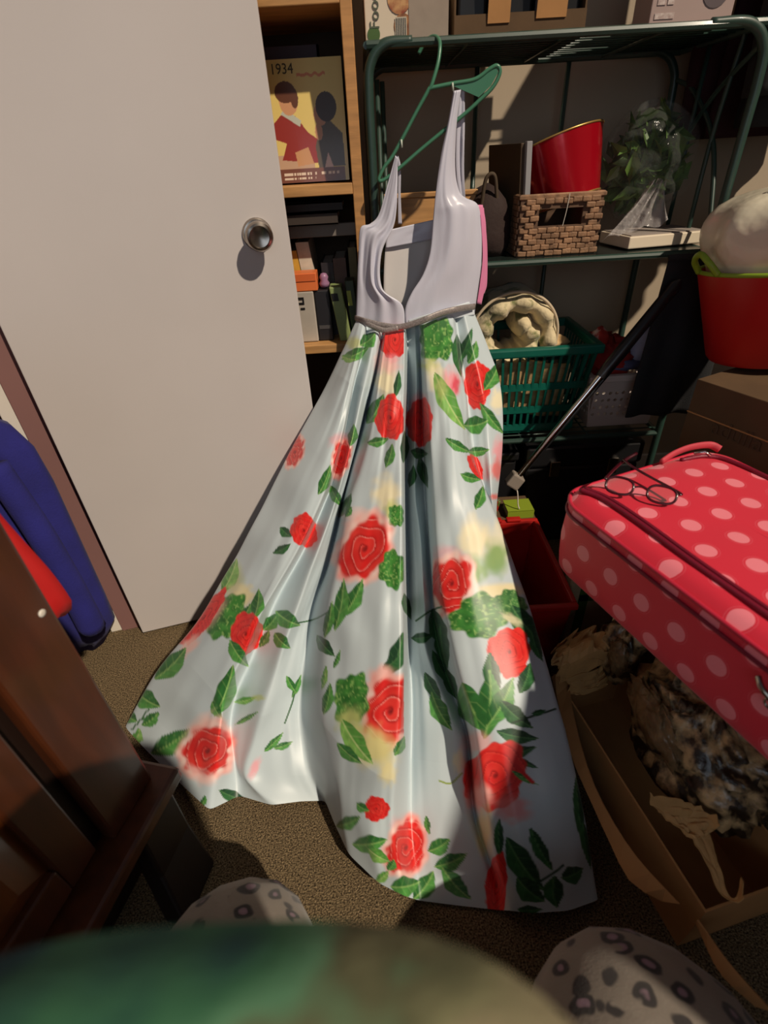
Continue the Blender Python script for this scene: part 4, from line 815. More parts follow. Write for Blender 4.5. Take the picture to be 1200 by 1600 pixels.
# pleat lines of the skirt, left to right, waist to hem in photo pixels: (points, waist depth, lift towards the viewer)
LINES = [
 ([(556, 500), (505, 605), (452, 700), (402, 800), (352, 890), (300, 975), (240, 1045), (190, 1130)], WY + .035, 0.0),
 ([(562, 504), (535, 590), (495, 680), (448, 780), (402, 870), (350, 960), (290, 1060), (228, 1172)], WY + .01, .035),
 ([(567, 507), (548, 590), (520, 680), (482, 780), (436, 880), (390, 970), (345, 1060), (315, 1150), (290, 1232)], WY, .055),
 ([(571, 509), (562, 560), (546, 630), (532, 690), (508, 770), (470, 853), (433, 918), (408, 962), (380, 1027), (354, 1080), (345, 1140), (338, 1200), (327, 1266)], WY, .05),
 ([(574, 510), (568, 545), (553, 600), (542, 661), (524, 740), (508, 783), (474, 860), (438, 923), (418, 967), (393, 1027), (370, 1080), (360, 1130), (368, 1190), (374, 1243)], WY + .02, 0.0),
 ([(586, 512), (576, 570), (558, 650), (537, 740), (515, 810), (482, 900), (450, 990), (420, 1080), (395, 1160), (384, 1215), (424, 1258)], WY, .045),
 ([(593, 513), (582, 590), (563, 670), (545, 740), (524, 815), (497, 900), (470, 980), (453, 1060), (440, 1150), (450, 1215), (470, 1252)], WY, .02),
 ([(600, 512), (588, 575), (573, 630), (560, 683), (546, 731), (530, 805), (511, 880), (490, 947), (480, 1013), (470, 1113), (485, 1200), (508, 1251)], WY + .03, 0.0),
 ([(603, 512), (590, 600), (577, 680), (560, 740), (541, 795), (526, 880), (513, 947), (507, 1010), (504, 1113), (512, 1180), (523, 1288)], WY, .065),
 ([(612, 512), (603, 600), (595, 690), (580, 780), (562, 880), (548, 980), (541, 1080), (537, 1180), (536, 1260), (545, 1335)], WY - .004, .07),
 ([(624, 512), (618, 600), (612, 700), (604, 800), (598, 900), (594, 1000), (590, 1100), (584, 1200), (580, 1300), (592, 1380)], WY - .006, .075),
 ([(633, 508), (632, 600), (629, 700), (629, 800), (630, 900), (630, 1000), (629, 1060), (626, 1150), (619, 1220), (616, 1300), (632, 1400)], WY - .006, .072),
 ([(636, 508), (637, 600), (634, 700), (634, 800), (636, 900), (638, 1000), (642, 1100), (640, 1200), (640, 1300), (655, 1407)], WY + .05, -.06),
 ([(642, 506), (646, 600), (641, 700), (642, 800), (648, 900), (651, 1000), (661, 1090), (668, 1200), (678, 1300), (700, 1413)], WY + .045, -.035),
 ([(648, 505), (652, 600), (649, 700), (650, 780), (658, 850), (664, 955), (664, 1009), (687, 1075), (706, 1120), (721, 1165), (729, 1260), (738, 1300), (764, 1380), (770, 1421)], WY + .04, -.02),
 ([(654, 503), (658, 600), (662, 700), (666, 800), (672, 900), (680, 980), (698, 1050), (719, 1110), (732, 1160), (740, 1260), (752, 1310), (776, 1380), (782, 1422)], WY + .05, -.055),
 ([(660, 500), (664, 600), (671, 700), (676, 780), (680, 850), (688, 928), (701, 988), (718, 1060), (732, 1105), (744, 1160), (758, 1255), (770, 1320), (788, 1380), (798, 1423)], WY, .05),
 ([(680, 495), (690, 600), (700, 700), (712, 800), (728, 900), (748, 1000), (770, 1100), (790, 1200), (810, 1310), (830, 1427)], WY - .004, .06),
 ([(698, 491), (710, 600), (719, 690), (736, 770), (766, 870), (795, 970), (820, 1080), (850, 1200), (875, 1310), (888, 1423)], WY, .05),
 ([(707, 489), (719, 580), (729, 622), (734, 701), (751, 746), (779, 814), (803, 880), (832, 960), (862, 1060), (906, 1230), (936, 1406)], WY + .01, .025),
 ([(711, 488), (722, 580), (731, 640), (738, 705), (752, 752), (776, 815), (798, 880), (826, 965), (855, 1065), (897, 1235), (922, 1385)], WY + .05, -.05),
 ([(724, 486), (743, 560), (758, 640), (764, 700), (767, 760), (774, 830), (790, 900), (812, 980), (842, 1080), (876, 1230), (900, 1350)], WY + .03, -.03),
 ([(742, 485), (766, 540), (784, 592), (790, 650), (787, 720), (778, 785), (776, 840), (785, 900), (798, 980), (822, 1080), (850, 1190), (862, 1270)], WY + .06, -.05),
]
NR = 640; L3 = []
tt = np.linspace(0, 1, NR)
for pts, wy, lift in LINES:
    q = resample(pts, NR); W_ = at_y(*pts[0], wy); H_ = at_z(*pts[-1], .006)
    d = H_ - W_; e = np.cross(d, V(0, 0, 1)); e /= np.linalg.norm(e); nrm = np.cross(d, e); nrm /= np.linalg.norm(nrm)
    rr = np.stack([q[:, 0] - 600, 800 - q[:, 1], np.full(NR, F)], 1) @ CM.T
    k = ((W_ - C0) @ nrm) / (rr @ nrm); P = C0 + rr * k[:, None]
    lift *= 1.35; rl = np.linalg.norm(rr * k[:, None], axis=1); prof = np.clip(tt / .12, 0, 1) * (1 - .55 * np.clip((tt - .8) / .2, 0, 1)) if lift > 0 else np.clip(tt / .15, 0, 1) * np.clip((1 - tt) / .25, 0, 1)
    P = C0 + rr * (k * (1 - lift * prof / rl))[:, None]; L3.append(P)
def straight(a, b): return np.array(a)[None] + (np.array(b) - np.array(a))[None] * tt[:, None]
L3 += [straight((.235, 1.478, .90), (.235, .93, .01)), straight((.15, 1.482, .90), (.06, 1.12, .01)), straight((.05, 1.482, .895), (-.25, 1.15, .01)), straight((-.02, 1.470, .89), (-.55, 1.02, .01)), ]
L3.append(L3[0])
SEG = 23; cols = []
for i in range(len(L3) - 1):
    m_ = SEG if i < len(LINES) - 1 else 12
    for j in range(m_): cols.append(L3[i] * (1 - j / m_) + L3[i + 1] * (j / m_))
S = np.array(cols).transpose(1, 0, 2)                       # rows, columns, xyz (closed loop)
ker = np.exp(-.5 * (np.arange(-9, 10) / 2.6) ** 2); ker /= ker.sum()
S = sum(np.roll(S, k - 9, axis=1) * ker[k] for k in range(19))
NC = S.shape[1]
# small creases that run down the cloth
ci, ri = np.meshgrid(np.arange(NC), np.arange(NR)); cr = (vnoise(ci * .13, ri * .012 + ci * .01, 61) - .5) * .0035 + (vnoise(ci * .05 + ri * .008, ri * .022, 63) - .5) * .012
fade = np.clip(tt / .1, 0, 1) * np.clip((1 - tt) / .06, 0, 1); S[..., 1] -= cr * fade[:, None]; S[..., 2] += cr * .6 * fade[:, None]
S[..., 2] = np.maximum(S[..., 2], .004)
# lift the curling hem between the two trains
for c_ in range(NC):
    pass
verts = S.reshape(-1, 3)
cc_ = (verts - C0) @ CM; PX = 600 + F * cc_[:, 0] / cc_[:, 2]; PY = 800 - F * cc_[:, 1] / cc_[:, 2]
# ---- printed roses and leaves on the cloth (colour of the print only)
CL = np.empty((len(verts), 3)); CL[:] = lin((190, 204, 210))
CL *= (1 + .05 * (vnoise(PX * .02, PY * .02, 5) - .5))[:, None]
def sm(a, b, x): t = np.clip((x - a) / (b - a), 0, 1); return t * t * (3 - 2 * t)
def lay(sel, col, al): CL[sel] = CL[sel] * (1 - al[:, None]) + col * al[:, None]
def local(cx, cy, rx, ry, rot, clip, pad=1.5):
    R = max(rx, ry) * pad; s = (abs(PX - cx) < R) & (abs(PY - cy) < R)
    if clip: s &= (PX > clip[0]) & (PX < clip[1])
    s = np.nonzero(s)[0]; dx, dy = PX[s] - cx, PY[s] - cy; c, n_ = math.cos(math.radians(rot)), math.sin(math.radians(rot))
    return s, (dx * c + dy * n_) / rx, (-dx * n_ + dy * c) / ry
_sd = [100]
def wash(cx, cy, rx, ry, col, a=.8, rot=0, clip=None):
    s, u, v = local(cx, cy, rx, ry, rot, clip, 2); r = np.hypot(u, v); nz = vnoise(u * 3 + cx, v * 3 + cy, 7) * .4
    lay(s, lin(col), a * (1 - sm(.35, 1.15, r + nz - .2)))
def rose(cx, cy, rx, ry, rot=0, pink=False, clip=None, hue=0):
    _sd[0] += 1; ph = _sd[0] * 1.7
    s, u, v = local(cx, cy, rx, ry, rot, clip, 1.4); r = np.hypot(u, v); th = np.arctan2(v, u)
    ed = 1 + .06 * np.sin(3 * th + ph) + .045 * np.sin(7 * th + ph * 2) + .03 * np.sin(13 * th + ph); q = r / ed
    sw = np.sin(2 * th + 11 * np.sqrt(r + .02) + .8 * np.sin(3 * th + ph) + ph); n1 = vnoise(u * 5 + ph, v * 5, 11); n2 = vnoise(u * 12 + ph, v * 12, 13)
    red, dk, lt, pk, wh = (lin(c) for c in ((214, 26, 26), (150, 8, 14), (238, 78, 66), (240, 150, 142), (246, 222, 214)))
    c = red[None] * (1 - .5 * n1[:, None]) + (lt * .5)[None] * n1[:, None] + red[None] * 0
    aa = r * 3.6 * (1 + .12 * np.sin(3 * th + ph) + .05 * np.sin(5 * th - ph)) + th / (2 * math.pi); fr_ = aa - np.floor(aa)
    kd = (1 - sm(.0, .34, fr_)) * (.85 - .45 * r) * (.6 + .6 * n1); c = c * (1 - kd[:, None].clip(0, 1)) + dk[None] * kd[:, None].clip(0, 1)
    kl = sm(.80, .97, fr_) * (.75 if pink else .45) * (.35 + .9 * n2) * sm(.08, .2, r); c = c * (1 - kl[:, None].clip(0, 1)) + (pk if pink else lt)[None] * kl[:, None].clip(0, 1)
    kc = (1 - sm(.03, .13, r)) * .7; c = c * (1 - kc[:, None]) + lin((90, 6, 14))[None] * kc[:, None]
    if pink:
        kp_ = sm(.70, .86, q + (n1 - .5) * .18); c = c * (1 - kp_[:, None]) + (pk[None] * (1 - n1[:, None]) + wh[None] * n1[:, None]) * kp_[:, None]
        lay(s, c, 1 - sm(.86, 1.08, q))
    else: lay(s, c, 1 - sm(.95, 1.02, q))
def leaf(cx, cy, l, w_, rot, tone=0, clip=None):
    _sd[0] += 1; ph = _sd[0] * 2.3
    s, u, v = local(cx, cy, l, l, rot, clip, 1.15); v = v * l / w_; hw = np.clip(1 - np.abs(u) ** 1.7, 0, 1) * (1 + .06 * np.sin(9 * u + ph)) * (1 - .25 * u)
    v = v + .25 * u * u - .08; n1 = vnoise(u * 6 + ph, v * 3, 17); a = 1 - sm(.9, 1.05, np.abs(v) / (hw + 1e-3)); a *= np.abs(u) < 1
    g1, g2, g3 = (((76, 142, 66), (44, 104, 48), (150, 190, 110)), ((44, 98, 54), (26, 68, 42), (90, 138, 84)), ((120, 172, 84), (84, 146, 62), (190, 208, 140)))[tone]
    c = np.where((v > 0)[:, None], lin(g1)[None], lin(g2)[None]) * (.75 + .5 * n1[:, None]); kv = 1 - sm(.03, .12, np.abs(v + .0)); rb = sm(.8, 1, np.sin(u * 16 - np.abs(v) * 5)) * .35
    k = np.clip(kv * .6 + rb * .6, 0, 1); lay(s, c * (1 - k[:, None]) + lin(g3)[None] * k[:, None], a)
def cabb(cx, cy, rx, ry, rot=0, tone=0, clip=None):
    _sd[0] += 1; ph = _sd[0] * 1.3
    s, u, v = local(cx, cy, rx, ry, rot, clip, 1.4); r = np.hypot(u, v); th = np.arctan2(v, u); ed = 1 + .10 * np.sin(4 * th + ph) + .07 * np.sin(9 * th + ph)
    n1 = vnoise(u * 5 + ph, v * 5, 23); n2 = vnoise(u * 11 + ph, v * 11, 29); d, m_, l = (((34, 94, 34), (70, 144, 58), (156, 196, 112)), ((44, 96, 50), (84, 138, 74), (140, 176, 110)))[tone]
    c = lin(d)[None] * (1 - n1[:, None]) + lin(m_)[None] * n1[:, None]; k = sm(.62, .9, n2) * .6 + .5 * sm(.85, 1, np.sin(u * 9 + 5 * n1)) * .4
    lay(s, c * (1 - k[:, None]) + lin(l)[None] * k[:, None], 1 - sm(.92, 1.04, r / ed))
def stem(pts, w_, col=(40, 90, 44)):
    p = smoothpath(pts, 6); s = np.nonzero((PX > p[:, 0].min() - 4) & (PX < p[:, 0].max() + 4) & (PY > p[:, 1].min() - 4) & (PY < p[:, 1].max() + 4))[0]
    if not len(s): return
    d = np.full(len(s), 1e9)
    for a, b in zip(p[:-1], p[1:]):
        ab = b - a; t = np.clip(((PX[s] - a[0]) * ab[0] + (PY[s] - a[1]) * ab[1]) / (ab @ ab + 1e-9), 0, 1); d = np.minimum(d, np.hypot(PX[s] - a[0] - ab[0] * t, PY[s] - a[1] - ab[1] * t))
    lay(s, lin(col), 1 - sm(w_ * .6, w_ * 1.3, d))
CR, YG, PK = (236, 226, 188), (188, 196, 120), (238, 150, 160)
E_ = (-999, 631)
# upper skirt
wash(553, 536, 16, 12, YG, .8); leaf(556, 553, 24, 10, -25, 0); leaf(576, 531, 16, 12, -40, 0); leaf(545, 560, 12, 7, 15, 2)
wash(604, 596, 20, 40, CR, .95, 0, E_); wash(608, 566, 24, 24, (240, 186, 180), .8, 0, E_); rose(617, 531, 22, 30, 10, False, E_); wash(612, 560, 16, 9, PK, .5, 0, E_)
leaf(621, 600, 22, 6, -82, 1, E_); leaf(588, 640, 27, 14, -60, 0); rose(610, 653, 23, 36, 0, False, E_); leaf(591, 690, 18, 8, -12, 0); leaf(609, 712, 20, 8, -75, 0)
wash(655, 640, 20, 30, PK, .6); rose(656, 660, 21, 38, 0, False, (633, 999)); leaf(661, 738, 26, 8, 75, 1); leaf(644, 744, 18, 7, -80, 1); leaf(632, 698, 26, 7, -88, 1); leaf(655, 708, 14, 9, 10, 1)
cabb(682, 530, 28, 36); wash(672, 572, 20, 14, YG, .9); wash(680, 588, 16, 30, CR, .8); wash(706, 596, 15, 26, PK, .9); wash(712, 602, 8, 18, (214, 40, 70), .8)
leaf(701, 628, 52, 15, 62, 2); wash(690, 604, 12, 20, YG, .6); leaf(716, 556, 34, 9, 84, 1); leaf(728, 540, 30, 8, -68, 1); leaf(739, 551, 19, 9, -70, 0)
rose(746, 601, 21, 38, 0); leaf(770, 588, 26, 12, -62, 0); wash(777, 625, 12, 22, CR, .9); leaf(768, 655, 32, 9, 52, 0); leaf(744, 663, 20, 15, -12, 0)
leaf(716, 697, 24, 8, 28, 0); leaf(748, 705, 18, 8, -5, 0); wash(783, 705, 14, 26, PK, .8); wash(777, 735, 12, 20, (232, 90, 84), .8); wash(772, 776, 8, 6, (226, 90, 80), .8)
leaf(743, 727, 16, 6, 62, 0); rose(743, 729, 9, 22, -25); leaf(735, 746, 17, 8, 15, 0); leaf(750, 778, 20, 9, -72, 0)
# far left roses
rose(461, 707, 14, 30, 22, True); wash(530, 690, 18, 16, PK, .5); rose(533, 716, 16, 34, 12, True); leaf(551, 680, 18, 8, -80, 0); leaf(508, 750, 26, 9, -68, 0); leaf(525, 776, 20, 8, 60, 0); leaf(540, 790, 22, 8, -62, 1)
rose(475, 829, 21, 27, -10); leaf(446, 832, 12, 8, 40, 1); leaf(441, 858, 16, 7, -28, 1)
wash(603, 772, 24, 34, CR, .95, 0, E_); wash(613, 800, 16, 20, YG, .9, 0, E_); cabb(619, 806, 13, 18, 0, 0, E_); wash(565, 812, 36, 20, (242, 196, 188), .8, 0, E_)
leaf(545, 800, 10, 5, -60, 0); rose(570, 858, 46, 62, 28, True, E_); cabb(614, 890, 22, 30, 0, 0, E_)
leaf(553, 935, 34, 13, -62, 0); leaf(532, 945, 42, 12, -80, 0); leaf(514, 968, 30, 8, -78, 0); leaf(508, 1010, 22, 10, 50, 1); leaf(527, 1030, 16, 4, -70, 0); leaf(512, 1092, 26, 9, -78, 0); leaf(507, 1058, 20, 5, -80, 2)
stem([(455, 975), (490, 968), (515, 955)], 1.2)
# right panel
wash(741, 842, 26, 40, CR, .95); wash(778, 850, 26, 46, CR, .7); wash(776, 872, 24, 34, (118, 160, 84), .85); wash(744, 890, 22, 26, (130, 168, 90), .85)
wash(700, 868, 30, 20, PK, .5, 0, (676, 999)); rose(706, 912, 38, 54, 10, True, (676, 999)); wash(784, 925, 46, 18, (226, 214, 170), .95); cabb(752, 962, 50, 34, -12); cabb(797, 944, 26, 22, 20, 1); leaf(820, 975, 36, 18, 50, 1); wash(800, 968, 20, 9, CR, .7, 30)
rose(796, 1019, 34, 40, 0); leaf(770, 1058, 40, 14, 80, 1); leaf(822, 1060, 26, 13, -72, 1); leaf(838, 1010, 26, 9, 70, 1)
leaf(636, 948, 22, 7, 75, 1); leaf(686, 985, 36, 14, 70, 1); leaf(692, 1012, 34, 12, 80, 1); leaf(660, 996, 18, 9, -8, 1); leaf(690, 1046, 34, 9, 62, 1); leaf(676, 1075, 28, 10, 60, 1); stem([(650, 970), (672, 955), (690, 948)], 1.5)
leaf(621, 1022, 36, 15, -72, 1, E_); leaf(688, 1112, 34, 14, 62, 0); leaf(705, 1070, 26, 10, 70, 1); leaf(612, 1036, 18, 9, -40, 1, E_)
# lower central
wash(596, 1062, 30, 26, (240, 180, 172), .9, 0, E_); rose(610, 1112, 50, 66, 22, True, E_); cabb(549, 1092, 28, 42, 10); wash(548, 1130, 26, 30, YG, .9); wash(583, 1170, 36, 42, (214, 206, 140), .95, -35, E_); leaf(556, 1160, 44, 16, 55, 2); leaf(545, 1178, 26, 10, 40, 0)
wash(606, 1205, 16, 26, (220, 208, 150), .8); leaf(625, 1166, 18, 8, -62, 0)
leaf(740, 1108, 46, 22, 62, 0); leaf(764, 1100, 56, 22, -86, 0); leaf(784, 1098, 44, 18, -62, 0); leaf(806, 1118, 34, 14, 40, 1); leaf(808, 1150, 34, 12, 10, 1); leaf(814, 1174, 26, 9, -14, 1); leaf(822, 1192, 22, 5, 25, 1); stem([(800, 1130), (835, 1118), (868, 1108)], 1.8, (30, 60, 40)); leaf(842, 1113, 12, 5, -15, 1)
wash(745, 1160, 26, 22, (236, 160, 156), .6); rose(774, 1212, 46, 58, 32); wash(748, 1244, 24, 26, (240, 176, 168), .9); wash(800, 1262, 34, 26, (226, 120, 116), .7); leaf(820, 1216, 24, 5, 28, 0); wash(757, 1300, 16, 44, (226, 214, 160), .9); stem([(806, 1196), (832, 1222)], 3, (206, 30, 34))
leaf(780, 1312, 34, 8, 88, 1); rose(776, 1384, 17, 52, 4); leaf(818, 1352, 52, 20, 55, 1); leaf(845, 1328, 40, 11, 62, 1); leaf(895, 1366, 19, 15, -25, 1); leaf(866, 1394, 26, 17, 85, 1); leaf(828, 1392, 30, 18, 40, 1); leaf(828, 1422, 20, 8, 0, 1); stem([(840, 1380), (868, 1362), (880, 1352)], 2, (24, 64, 38)); leaf(905, 1270, 60, 8, 84, 1); leaf(916, 1320, 40, 7, 80, 1); stem([(686, 1220), (704, 1224), (722, 1208)], 1.5, (140, 160, 80)); wash(717, 1190, 12, 22, (230, 222, 180), .7)
rose(588, 1264, 20, 20, 0); leaf(566, 1262, 12, 8, 30, 0); leaf(545, 1285, 21, 11, -22, 0); wash(632, 1290, 26, 20, PK, .4); rose(634, 1325, 36, 52, 14, True); leaf(578, 1318, 28, 15, -8, 0); leaf(592, 1338, 20, 11, 30, 2)
leaf(687, 1322, 20, 14, -30, 0); leaf(705, 1346, 28, 14, -22, 0); leaf(712, 1382, 34, 15, 48, 0); leaf(664, 1384, 28, 16, -55, 0); leaf(634, 1384, 24, 17, -10, 0); leaf(598, 1370, 14, 8, -40, 2); leaf(612, 1352, 10, 8, -60, 0); leaf(668, 1290, 16, 5, 80, 0)
# left train
wash(360, 905, 22, 30, YG, .8); leaf(360, 900, 30, 12, -66, 2); wash(376, 930, 26, 22, (222, 212, 166), .95); cabb(354, 963, 27, 40, 28); leaf(402, 944, 24, 11, -80, 0); leaf(386, 955, 14, 6, -60, 0)
wash(322, 965, 18, 52, (240, 170, 160), .9, 40); rose(318, 966, 13, 56, 38); wash(295, 1010, 26, 12, (240, 190, 180), .8, -45); rose(384, 991, 25, 36, 14); leaf(372, 1022, 26, 12, 55, 0); leaf(424, 972, 18, 11, -50, 0); leaf(449, 968, 23, 14, 30, 0); leaf(440, 1002, 18, 11, 45, 0); leaf(414, 998, 16, 7, -60, 0)
leaf(268, 1038, 36, 16, -45, 0); leaf(228, 1092, 26, 16, 35, 0); leaf(200, 1118, 18, 13, 40, 0); leaf(236, 1124, 18, 10, -38, 0); leaf(214, 1152, 16, 9, -70, 2); leaf(268, 1160, 38, 17, -32, 0); stem([(206, 1140), (222, 1122), (232, 1108)], 1.3)
leaf(352, 1080, 44, 16, -70, 0); leaf(338, 1110, 16, 8, 60, 0); wash(318, 1140, 40, 22, (242, 200, 190), .8, -40); rose(324, 1174, 44, 52, 38, True); wash(310, 1212, 30, 14, (242, 200, 194), .7, 30); leaf(364, 1244, 24, 10, 20, 1); leaf(318, 1252, 10, 5, -70, 0); wash(398, 1200, 8, 22, PK, .7, 25)
leaf(464, 1072, 20, 5, -68, 0); leaf(455, 1070, 16, 6, 60, 0); leaf(384, 1094, 18, 6, -12, 2); leaf(386, 1122, 22, 4, -30, 0); leaf(428, 1160, 22, 6, -45, 0); leaf(443, 1165, 16, 6, -20, 0); stem([(445, 1130), (456, 1100), (460, 1085)], 1.2); wash(404, 1090, 12, 6, YG, .7)
satin = mat('printed_satin', attr=True, rough=.40, sheen=.12, spec=.45, bump=.06, bscale=700, dist=.0006)
mk('skirt', (verts, gridf(NR, NC, True)), satin, dress, smooth=True, colors=CL)

# ---- bodice
bm_ = mat('silver_blue_satin', (200, 201, 216), .36, sheen=.15, bump=.10, bscale=30, dist=.004, stretch=(2.5, 2.5, .7))
bl2 = mat('satin_lining', (206, 202, 200), .45, bump=.08, bscale=40, dist=.003)
def panel(name, left, right, yl, yr, bulge, m, nr=90, nc=34, seed=1, parent=dress, wr=.0042, solid=.0012):
    """cloth strip between two pixel edges; yl/yr depths at the edges (start, end), bulge towards the viewer"""
    a = resample(left, nr); b = resample(right, nr); vs = []
    for i in range(nr):
        t = i / (nr - 1); y0 = yl[0] + (yl[1] - yl[0]) * t; y1 = yr[0] + (yr[1] - yr[0]) * t
        for j in range(nc):
            s = j / (nc - 1); p = a[i] * (1 - s) + b[i] * s; wdt = np.linalg.norm(a[i] - b[i])
            y = y0 * (1 - s) + y1 * s - bulge * math.sin(math.pi * s) * min(1, wdt / 60) - wr * ((vnoise(s * 6 + seed + .8 * t, t * 1.6, seed) - .5) * 2.4 + (vnoise(s * 5 + seed, t * 5 + s * 4, seed + 1) - .5)) * min(1, wdt / 40)
            vs.append(at_y(p[0], p[1], y))
    return mk(name, (np.array(vs), gridf(nr, nc)), m, parent, smooth=True, solid=solid)
panel('bodice_back_panel', [(618, 243), (605, 290), (592, 335), (578, 350), (563, 357), (560, 400), (558, 450), (556, 503)], [(621, 246), (621, 290), (619, 330), (614, 356), (596, 396), (597, 450), (628, 476), (633, 512)], (1.448, 1.44), (1.445, 1.402), .012, bm_, seed=3)
panel('bodice_back_panel', [(709, 142), (699, 197), (690, 238), (682, 292), (677, 340), (672, 394), (661, 429), (643, 458), (633, 484), (634, 512)], [(720, 140), (713, 197), (711, 262), (717, 298), (727, 309), (747, 321), (752, 360), (752, 410), (747, 450), (741, 490)], (1.445, 1.402), (1.446, 1.455), .02, bm_, seed=7)
panel('bodice_front_panel', [(604, 362), (600, 420), (600, 470), (604, 505)], [(700, 338), (712, 400), (718, 450), (716, 500)], (1.482, 1.47), (1.482, 1.47), -.012, bl2, seed=11, wr=.002)
panel('neckline_facing', [(604, 360), (603, 388)], [(700, 338), (706, 368)], (1.470, 1.470), (1.470, 1.470), -.012, bm_, nr=14, seed=12, wr=.001)
panel('front_strap', [(620, 243), (622, 262), (622, 305), (622, 350)], [(622, 243), (626, 262), (626, 305), (628, 350)], (1.456, 1.48), (1.458, 1.48), .0, bm_, nr=40, nc=8, seed=13)
panel('front_strap', [(719, 139), (713, 197), (712, 262), (717, 306)], [(726, 139), (726, 197), (725, 262), (727, 312)], (1.456, 1.482), (1.458, 1.482), -.006, bm_, nr=60, nc=10, seed=15, wr=.006)
panel('side_panel', [(748, 321), (752, 360), (752, 410), (747, 450), (741, 490)], [(744, 326), (746, 360), (746, 410), (742, 450), (736, 490)], (1.455, 1.456), (1.48, 1.475), .004, mat('blue_satin_side', (150, 172, 222), .36), nr=40, nc=10, seed=17)
# skirt yoke above the belt at the right, loose silver belt, pink ribbon
panel('yoke', [(638, 500), (636, 512)], [(738, 470), (742, 492)], (1.396, 1.396), (1.447, 1.45), .028, mat('yoke_satin', (212, 222, 230), .4), nr=12, nc=40, seed=19, wr=.002)
bp_ = resample([(555, 497), (575, 503), (600, 509), (625, 511), (655, 503), (690, 489), (720, 482), (742, 479)], 60)
by = np.interp(np.linspace(0, 1, 60), [0, .08, .3, .6, .85, 1], [1.436, 1.40, 1.378, 1.355, 1.385, 1.44])
bp3 = [at_y(x, y, d) for (x, y), d in zip(bp_, by)]
beltm = mat('silver_belt', (150, 142, 140), .4, .25, var=.25, vscale=320, bump=.6, bscale=420, dist=.001)
mk('belt', tube(bp3, .008, 8, ry=.0025, upv=(0, 0, 1)), beltm, dress, smooth=True)
mk('belt_tail', tube(smoothpath([at_y(556, 497, 1.434), at_y(575, 507, 1.395), at_y(600, 516, 1.377), at_y(622, 513, 1.372)]), .007, 8, ry=.0025, upv=(0, 0, 1)), beltm, dress, smooth=True)
rbm = mat('pink_ribbon', (220, 132, 172), .4, sheen=.2)
panel('ribbon', [(746, 320), (751, 345), (754, 400), (750, 440), (745, 474)], [(754, 320), (759, 350), (760, 400), (759, 440), (752, 476)], (1.452, 1.45), (1.46, 1.455), .004, rbm, nr=40, nc=8, seed=21)
panel('ribbon', [(750, 322), (755, 380), (757, 430), (753, 462)], [(756, 325), (761, 380), (761, 440), (757, 458)], (1.466, 1.462), (1.468, 1.464), .003, rbm, nr=40, nc=6, seed=23)

# ================================================================== PERSON (only lap, knees and top are in view)
ps = thing('person', 'seated person, knees in grey leopard print trousers, blurred green tie-dye top nearest', 'person', (0, -.05, 0))
lm = mat('leopard_fabric', (150, 136, 124), .9, bump=.3, bscale=250, sheen=.2)
nt = lm.node_tree; Lk = nt.links; bs = nt.nodes['Principled BSDF']
tc = nt.nodes.new('ShaderNodeTexCoord'); nz = nt.nodes.new('ShaderNodeTexNoise'); nz.inputs['Scale'].default_value = 16
vm = nt.nodes.new('ShaderNodeVectorMath'); vm.operation = 'MULTIPLY_ADD'; vm.inputs[1].default_value = (.035, .035, .035)
Lk.new(tc.outputs['Object'], nz.inputs['Vector']); Lk.new(nz.outputs['Color'], vm.inputs[0]); Lk.new(tc.outputs['Object'], vm.inputs[2])
vo = nt.nodes.new('ShaderNodeTexVoronoi'); vo.inputs['Scale'].default_value = 23; vo.inputs['Randomness'].default_value = .75; Lk.new(vm.outputs[0], vo.inputs['Vector'])
cr_ = nt.nodes.new('ShaderNodeValToRGB'); Lk.new(vo.outputs['Distance'], cr_.inputs['Fac']); e = cr_.color_ramp.elements
e[0].position = 0; e[0].color = (*lin((150, 122, 140)), 1); e[1].position = .17; e[1].color = (*lin((128, 104, 116)), 1)
for p, c in ((.21, (44, 40, 40)), (.34, (52, 47, 46)), (.40, (128, 119, 108)), (1., (136, 127, 116))):
    el = e.new(p); el.color = (*lin(c), 1)
n2 = nt.nodes.new('ShaderNodeTexNoise'); n2.inputs['Scale'].default_value = 22; Lk.new(tc.outputs['Object'], n2.inputs['Vector'])
c2_ = nt.nodes.new('ShaderNodeValToRGB'); Lk.new(n2.outputs['Fac'], c2_.inputs['Fac']); c2_.color_ramp.elements[0].position = .60; c2_.color_ramp.elements[1].position = .66
mx = nt.nodes.new('ShaderNodeMix'); mx.data_type = 'RGBA'; Lk.new(c2_.outputs[0], mx.inputs[0]); Lk.new(cr_.outputs[0], mx.inputs[6]); mx.inputs[7].default_value = (*lin((134, 125, 114)), 1)
Lk.new(mx.outputs[2], bs.inputs['Base Color'])
def skin(name, pts, edges, radii, m, root, parent):
    o = mk(name, (np.array(pts, float), []), m, parent); me = o.data; me.clear_geometry()
    me.from_pydata([tuple(np.array(p) - BASE[parent.name]) for p in pts], edges, []); me.update()
    md = o.modifiers.new('skin', 'SKIN'); 
    for i, r in enumerate(radii): me.skin_vertices[0].data[i].radius = r if isinstance(r, tuple) else (r, r)
    me.skin_vertices[0].data[root].use_root = True; md.use_smooth_shade = True
    s = o.modifiers.new('smooth', 'SUBSURF'); s.levels = 2; s.render_levels = 2
    return o
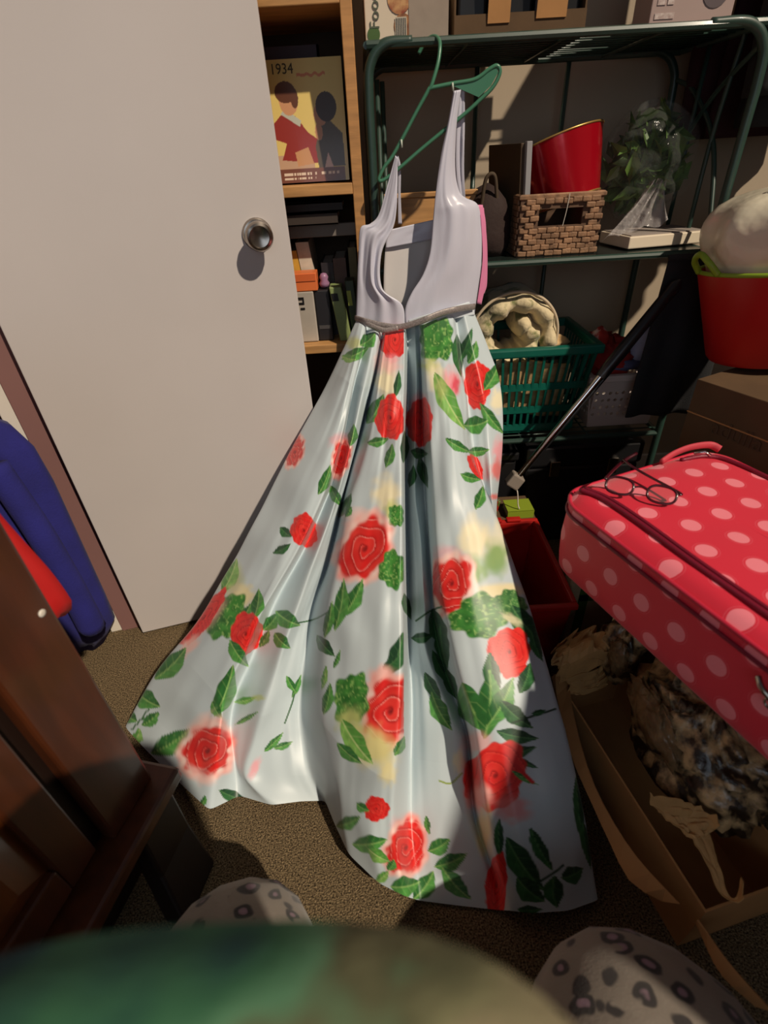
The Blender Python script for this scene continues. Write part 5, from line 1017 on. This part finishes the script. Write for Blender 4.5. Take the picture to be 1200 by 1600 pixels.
skin('trousers', [(-.02, -.32, .34), (-.14, -.22, .31), (-.24, .08, .25), (-.29, .30, .20), (-.29, .29, .10), (-.29, .28, .03), (.13, -.24, .31), (.26, -.03, .245), (.345, .175, .20), (.345, .16, .10), (.34, .15, .04)],
     [(0, 1), (1, 2), (2, 3), (3, 4), (4, 5), (0, 6), (6, 7), (7, 8), (8, 9), (9, 10)], [(.17, .15), (.16, .14), (.16, .14), (.155, .14), (.10, .10), (.03, .03), (.17, .15), (.19, .165), (.20, .175), (.11, .10), (.04, .04)], lm, 0, ps)
tm = mat('tie_dye_with_shade', (90, 130, 100), .9, bump=.3, bscale=200); nt = tm.node_tree; Lk = nt.links; bs = nt.nodes['Principled BSDF']
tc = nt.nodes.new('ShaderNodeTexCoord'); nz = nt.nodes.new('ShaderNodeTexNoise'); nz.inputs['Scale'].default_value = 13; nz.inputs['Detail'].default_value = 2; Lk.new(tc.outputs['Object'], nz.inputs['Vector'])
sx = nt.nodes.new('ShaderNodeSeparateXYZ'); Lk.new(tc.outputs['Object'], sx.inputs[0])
ma = nt.nodes.new('ShaderNodeMath'); ma.operation = 'MULTIPLY_ADD'; ma.inputs[1].default_value = 2.2; ma.inputs[2].default_value = .33; Lk.new(sx.outputs[0], ma.inputs[0])  # dark left, pale right: shade and light put into the dye colours
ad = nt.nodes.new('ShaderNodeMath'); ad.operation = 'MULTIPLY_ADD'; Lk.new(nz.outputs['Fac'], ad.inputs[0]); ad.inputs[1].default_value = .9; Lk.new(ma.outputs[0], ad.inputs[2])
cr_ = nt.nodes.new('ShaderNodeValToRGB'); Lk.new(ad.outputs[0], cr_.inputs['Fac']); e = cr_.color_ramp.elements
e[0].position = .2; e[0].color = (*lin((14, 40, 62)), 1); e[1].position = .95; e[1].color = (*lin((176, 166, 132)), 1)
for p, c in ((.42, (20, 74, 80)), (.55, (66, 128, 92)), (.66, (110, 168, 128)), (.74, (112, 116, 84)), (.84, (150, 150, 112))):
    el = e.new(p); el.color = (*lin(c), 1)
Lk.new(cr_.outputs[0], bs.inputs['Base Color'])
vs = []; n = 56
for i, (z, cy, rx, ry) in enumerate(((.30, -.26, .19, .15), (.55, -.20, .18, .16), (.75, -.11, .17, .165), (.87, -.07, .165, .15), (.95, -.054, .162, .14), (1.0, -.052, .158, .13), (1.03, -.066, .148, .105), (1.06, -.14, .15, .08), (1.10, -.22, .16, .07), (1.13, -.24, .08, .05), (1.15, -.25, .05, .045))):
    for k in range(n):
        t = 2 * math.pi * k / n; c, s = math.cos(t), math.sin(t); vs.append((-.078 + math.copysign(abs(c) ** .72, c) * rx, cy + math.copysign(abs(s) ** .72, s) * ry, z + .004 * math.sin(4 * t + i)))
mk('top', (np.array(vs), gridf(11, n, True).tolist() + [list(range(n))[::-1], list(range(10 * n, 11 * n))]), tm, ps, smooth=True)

# ================================================================== ADDED CHEST OF DRAWERS, out of view, put in to shade the floor box and the hem
ch = thing('added_chest_of_drawers', 'unseen white chest of drawers added to shade the floor box and the hem', 'chest', (.95, -.085, 0))
CX0, CX1, CY0, CY1, CZ = .76, 1.16, -.29, .12, 1.06
mk('carcass', join(box(CX0 + .02, CX1, CY0, CY1, .08, CZ - .025), box(CX0 + .05, CX1, CY0 + .03, CY1 - .03, 0, .08)), M['white'], ch, bevel=.003)
mk('chest_top', box(CX0 - .01, CX1, CY0 - .01, CY1 + .01, CZ - .025, CZ), M['white'], ch, bevel=.004)
for k in range(5):
    z0 = .10 + k * .186
    d_ = mk('drawer', box(CX0, CX0 + .02, CY0 + .01, CY1 - .01, z0, z0 + .176), M['door'], ch, bevel=.003)
    for y in (CY0 + .11, CY1 - .11): mk('knob', lathe([(.008, 0), (.008, .012), (.016, .018), (.016, .026), (.001, .03)], (CX0, y, z0 + .1), (-1, 0, 0), 16), M['nickel'], d_, smooth=True)
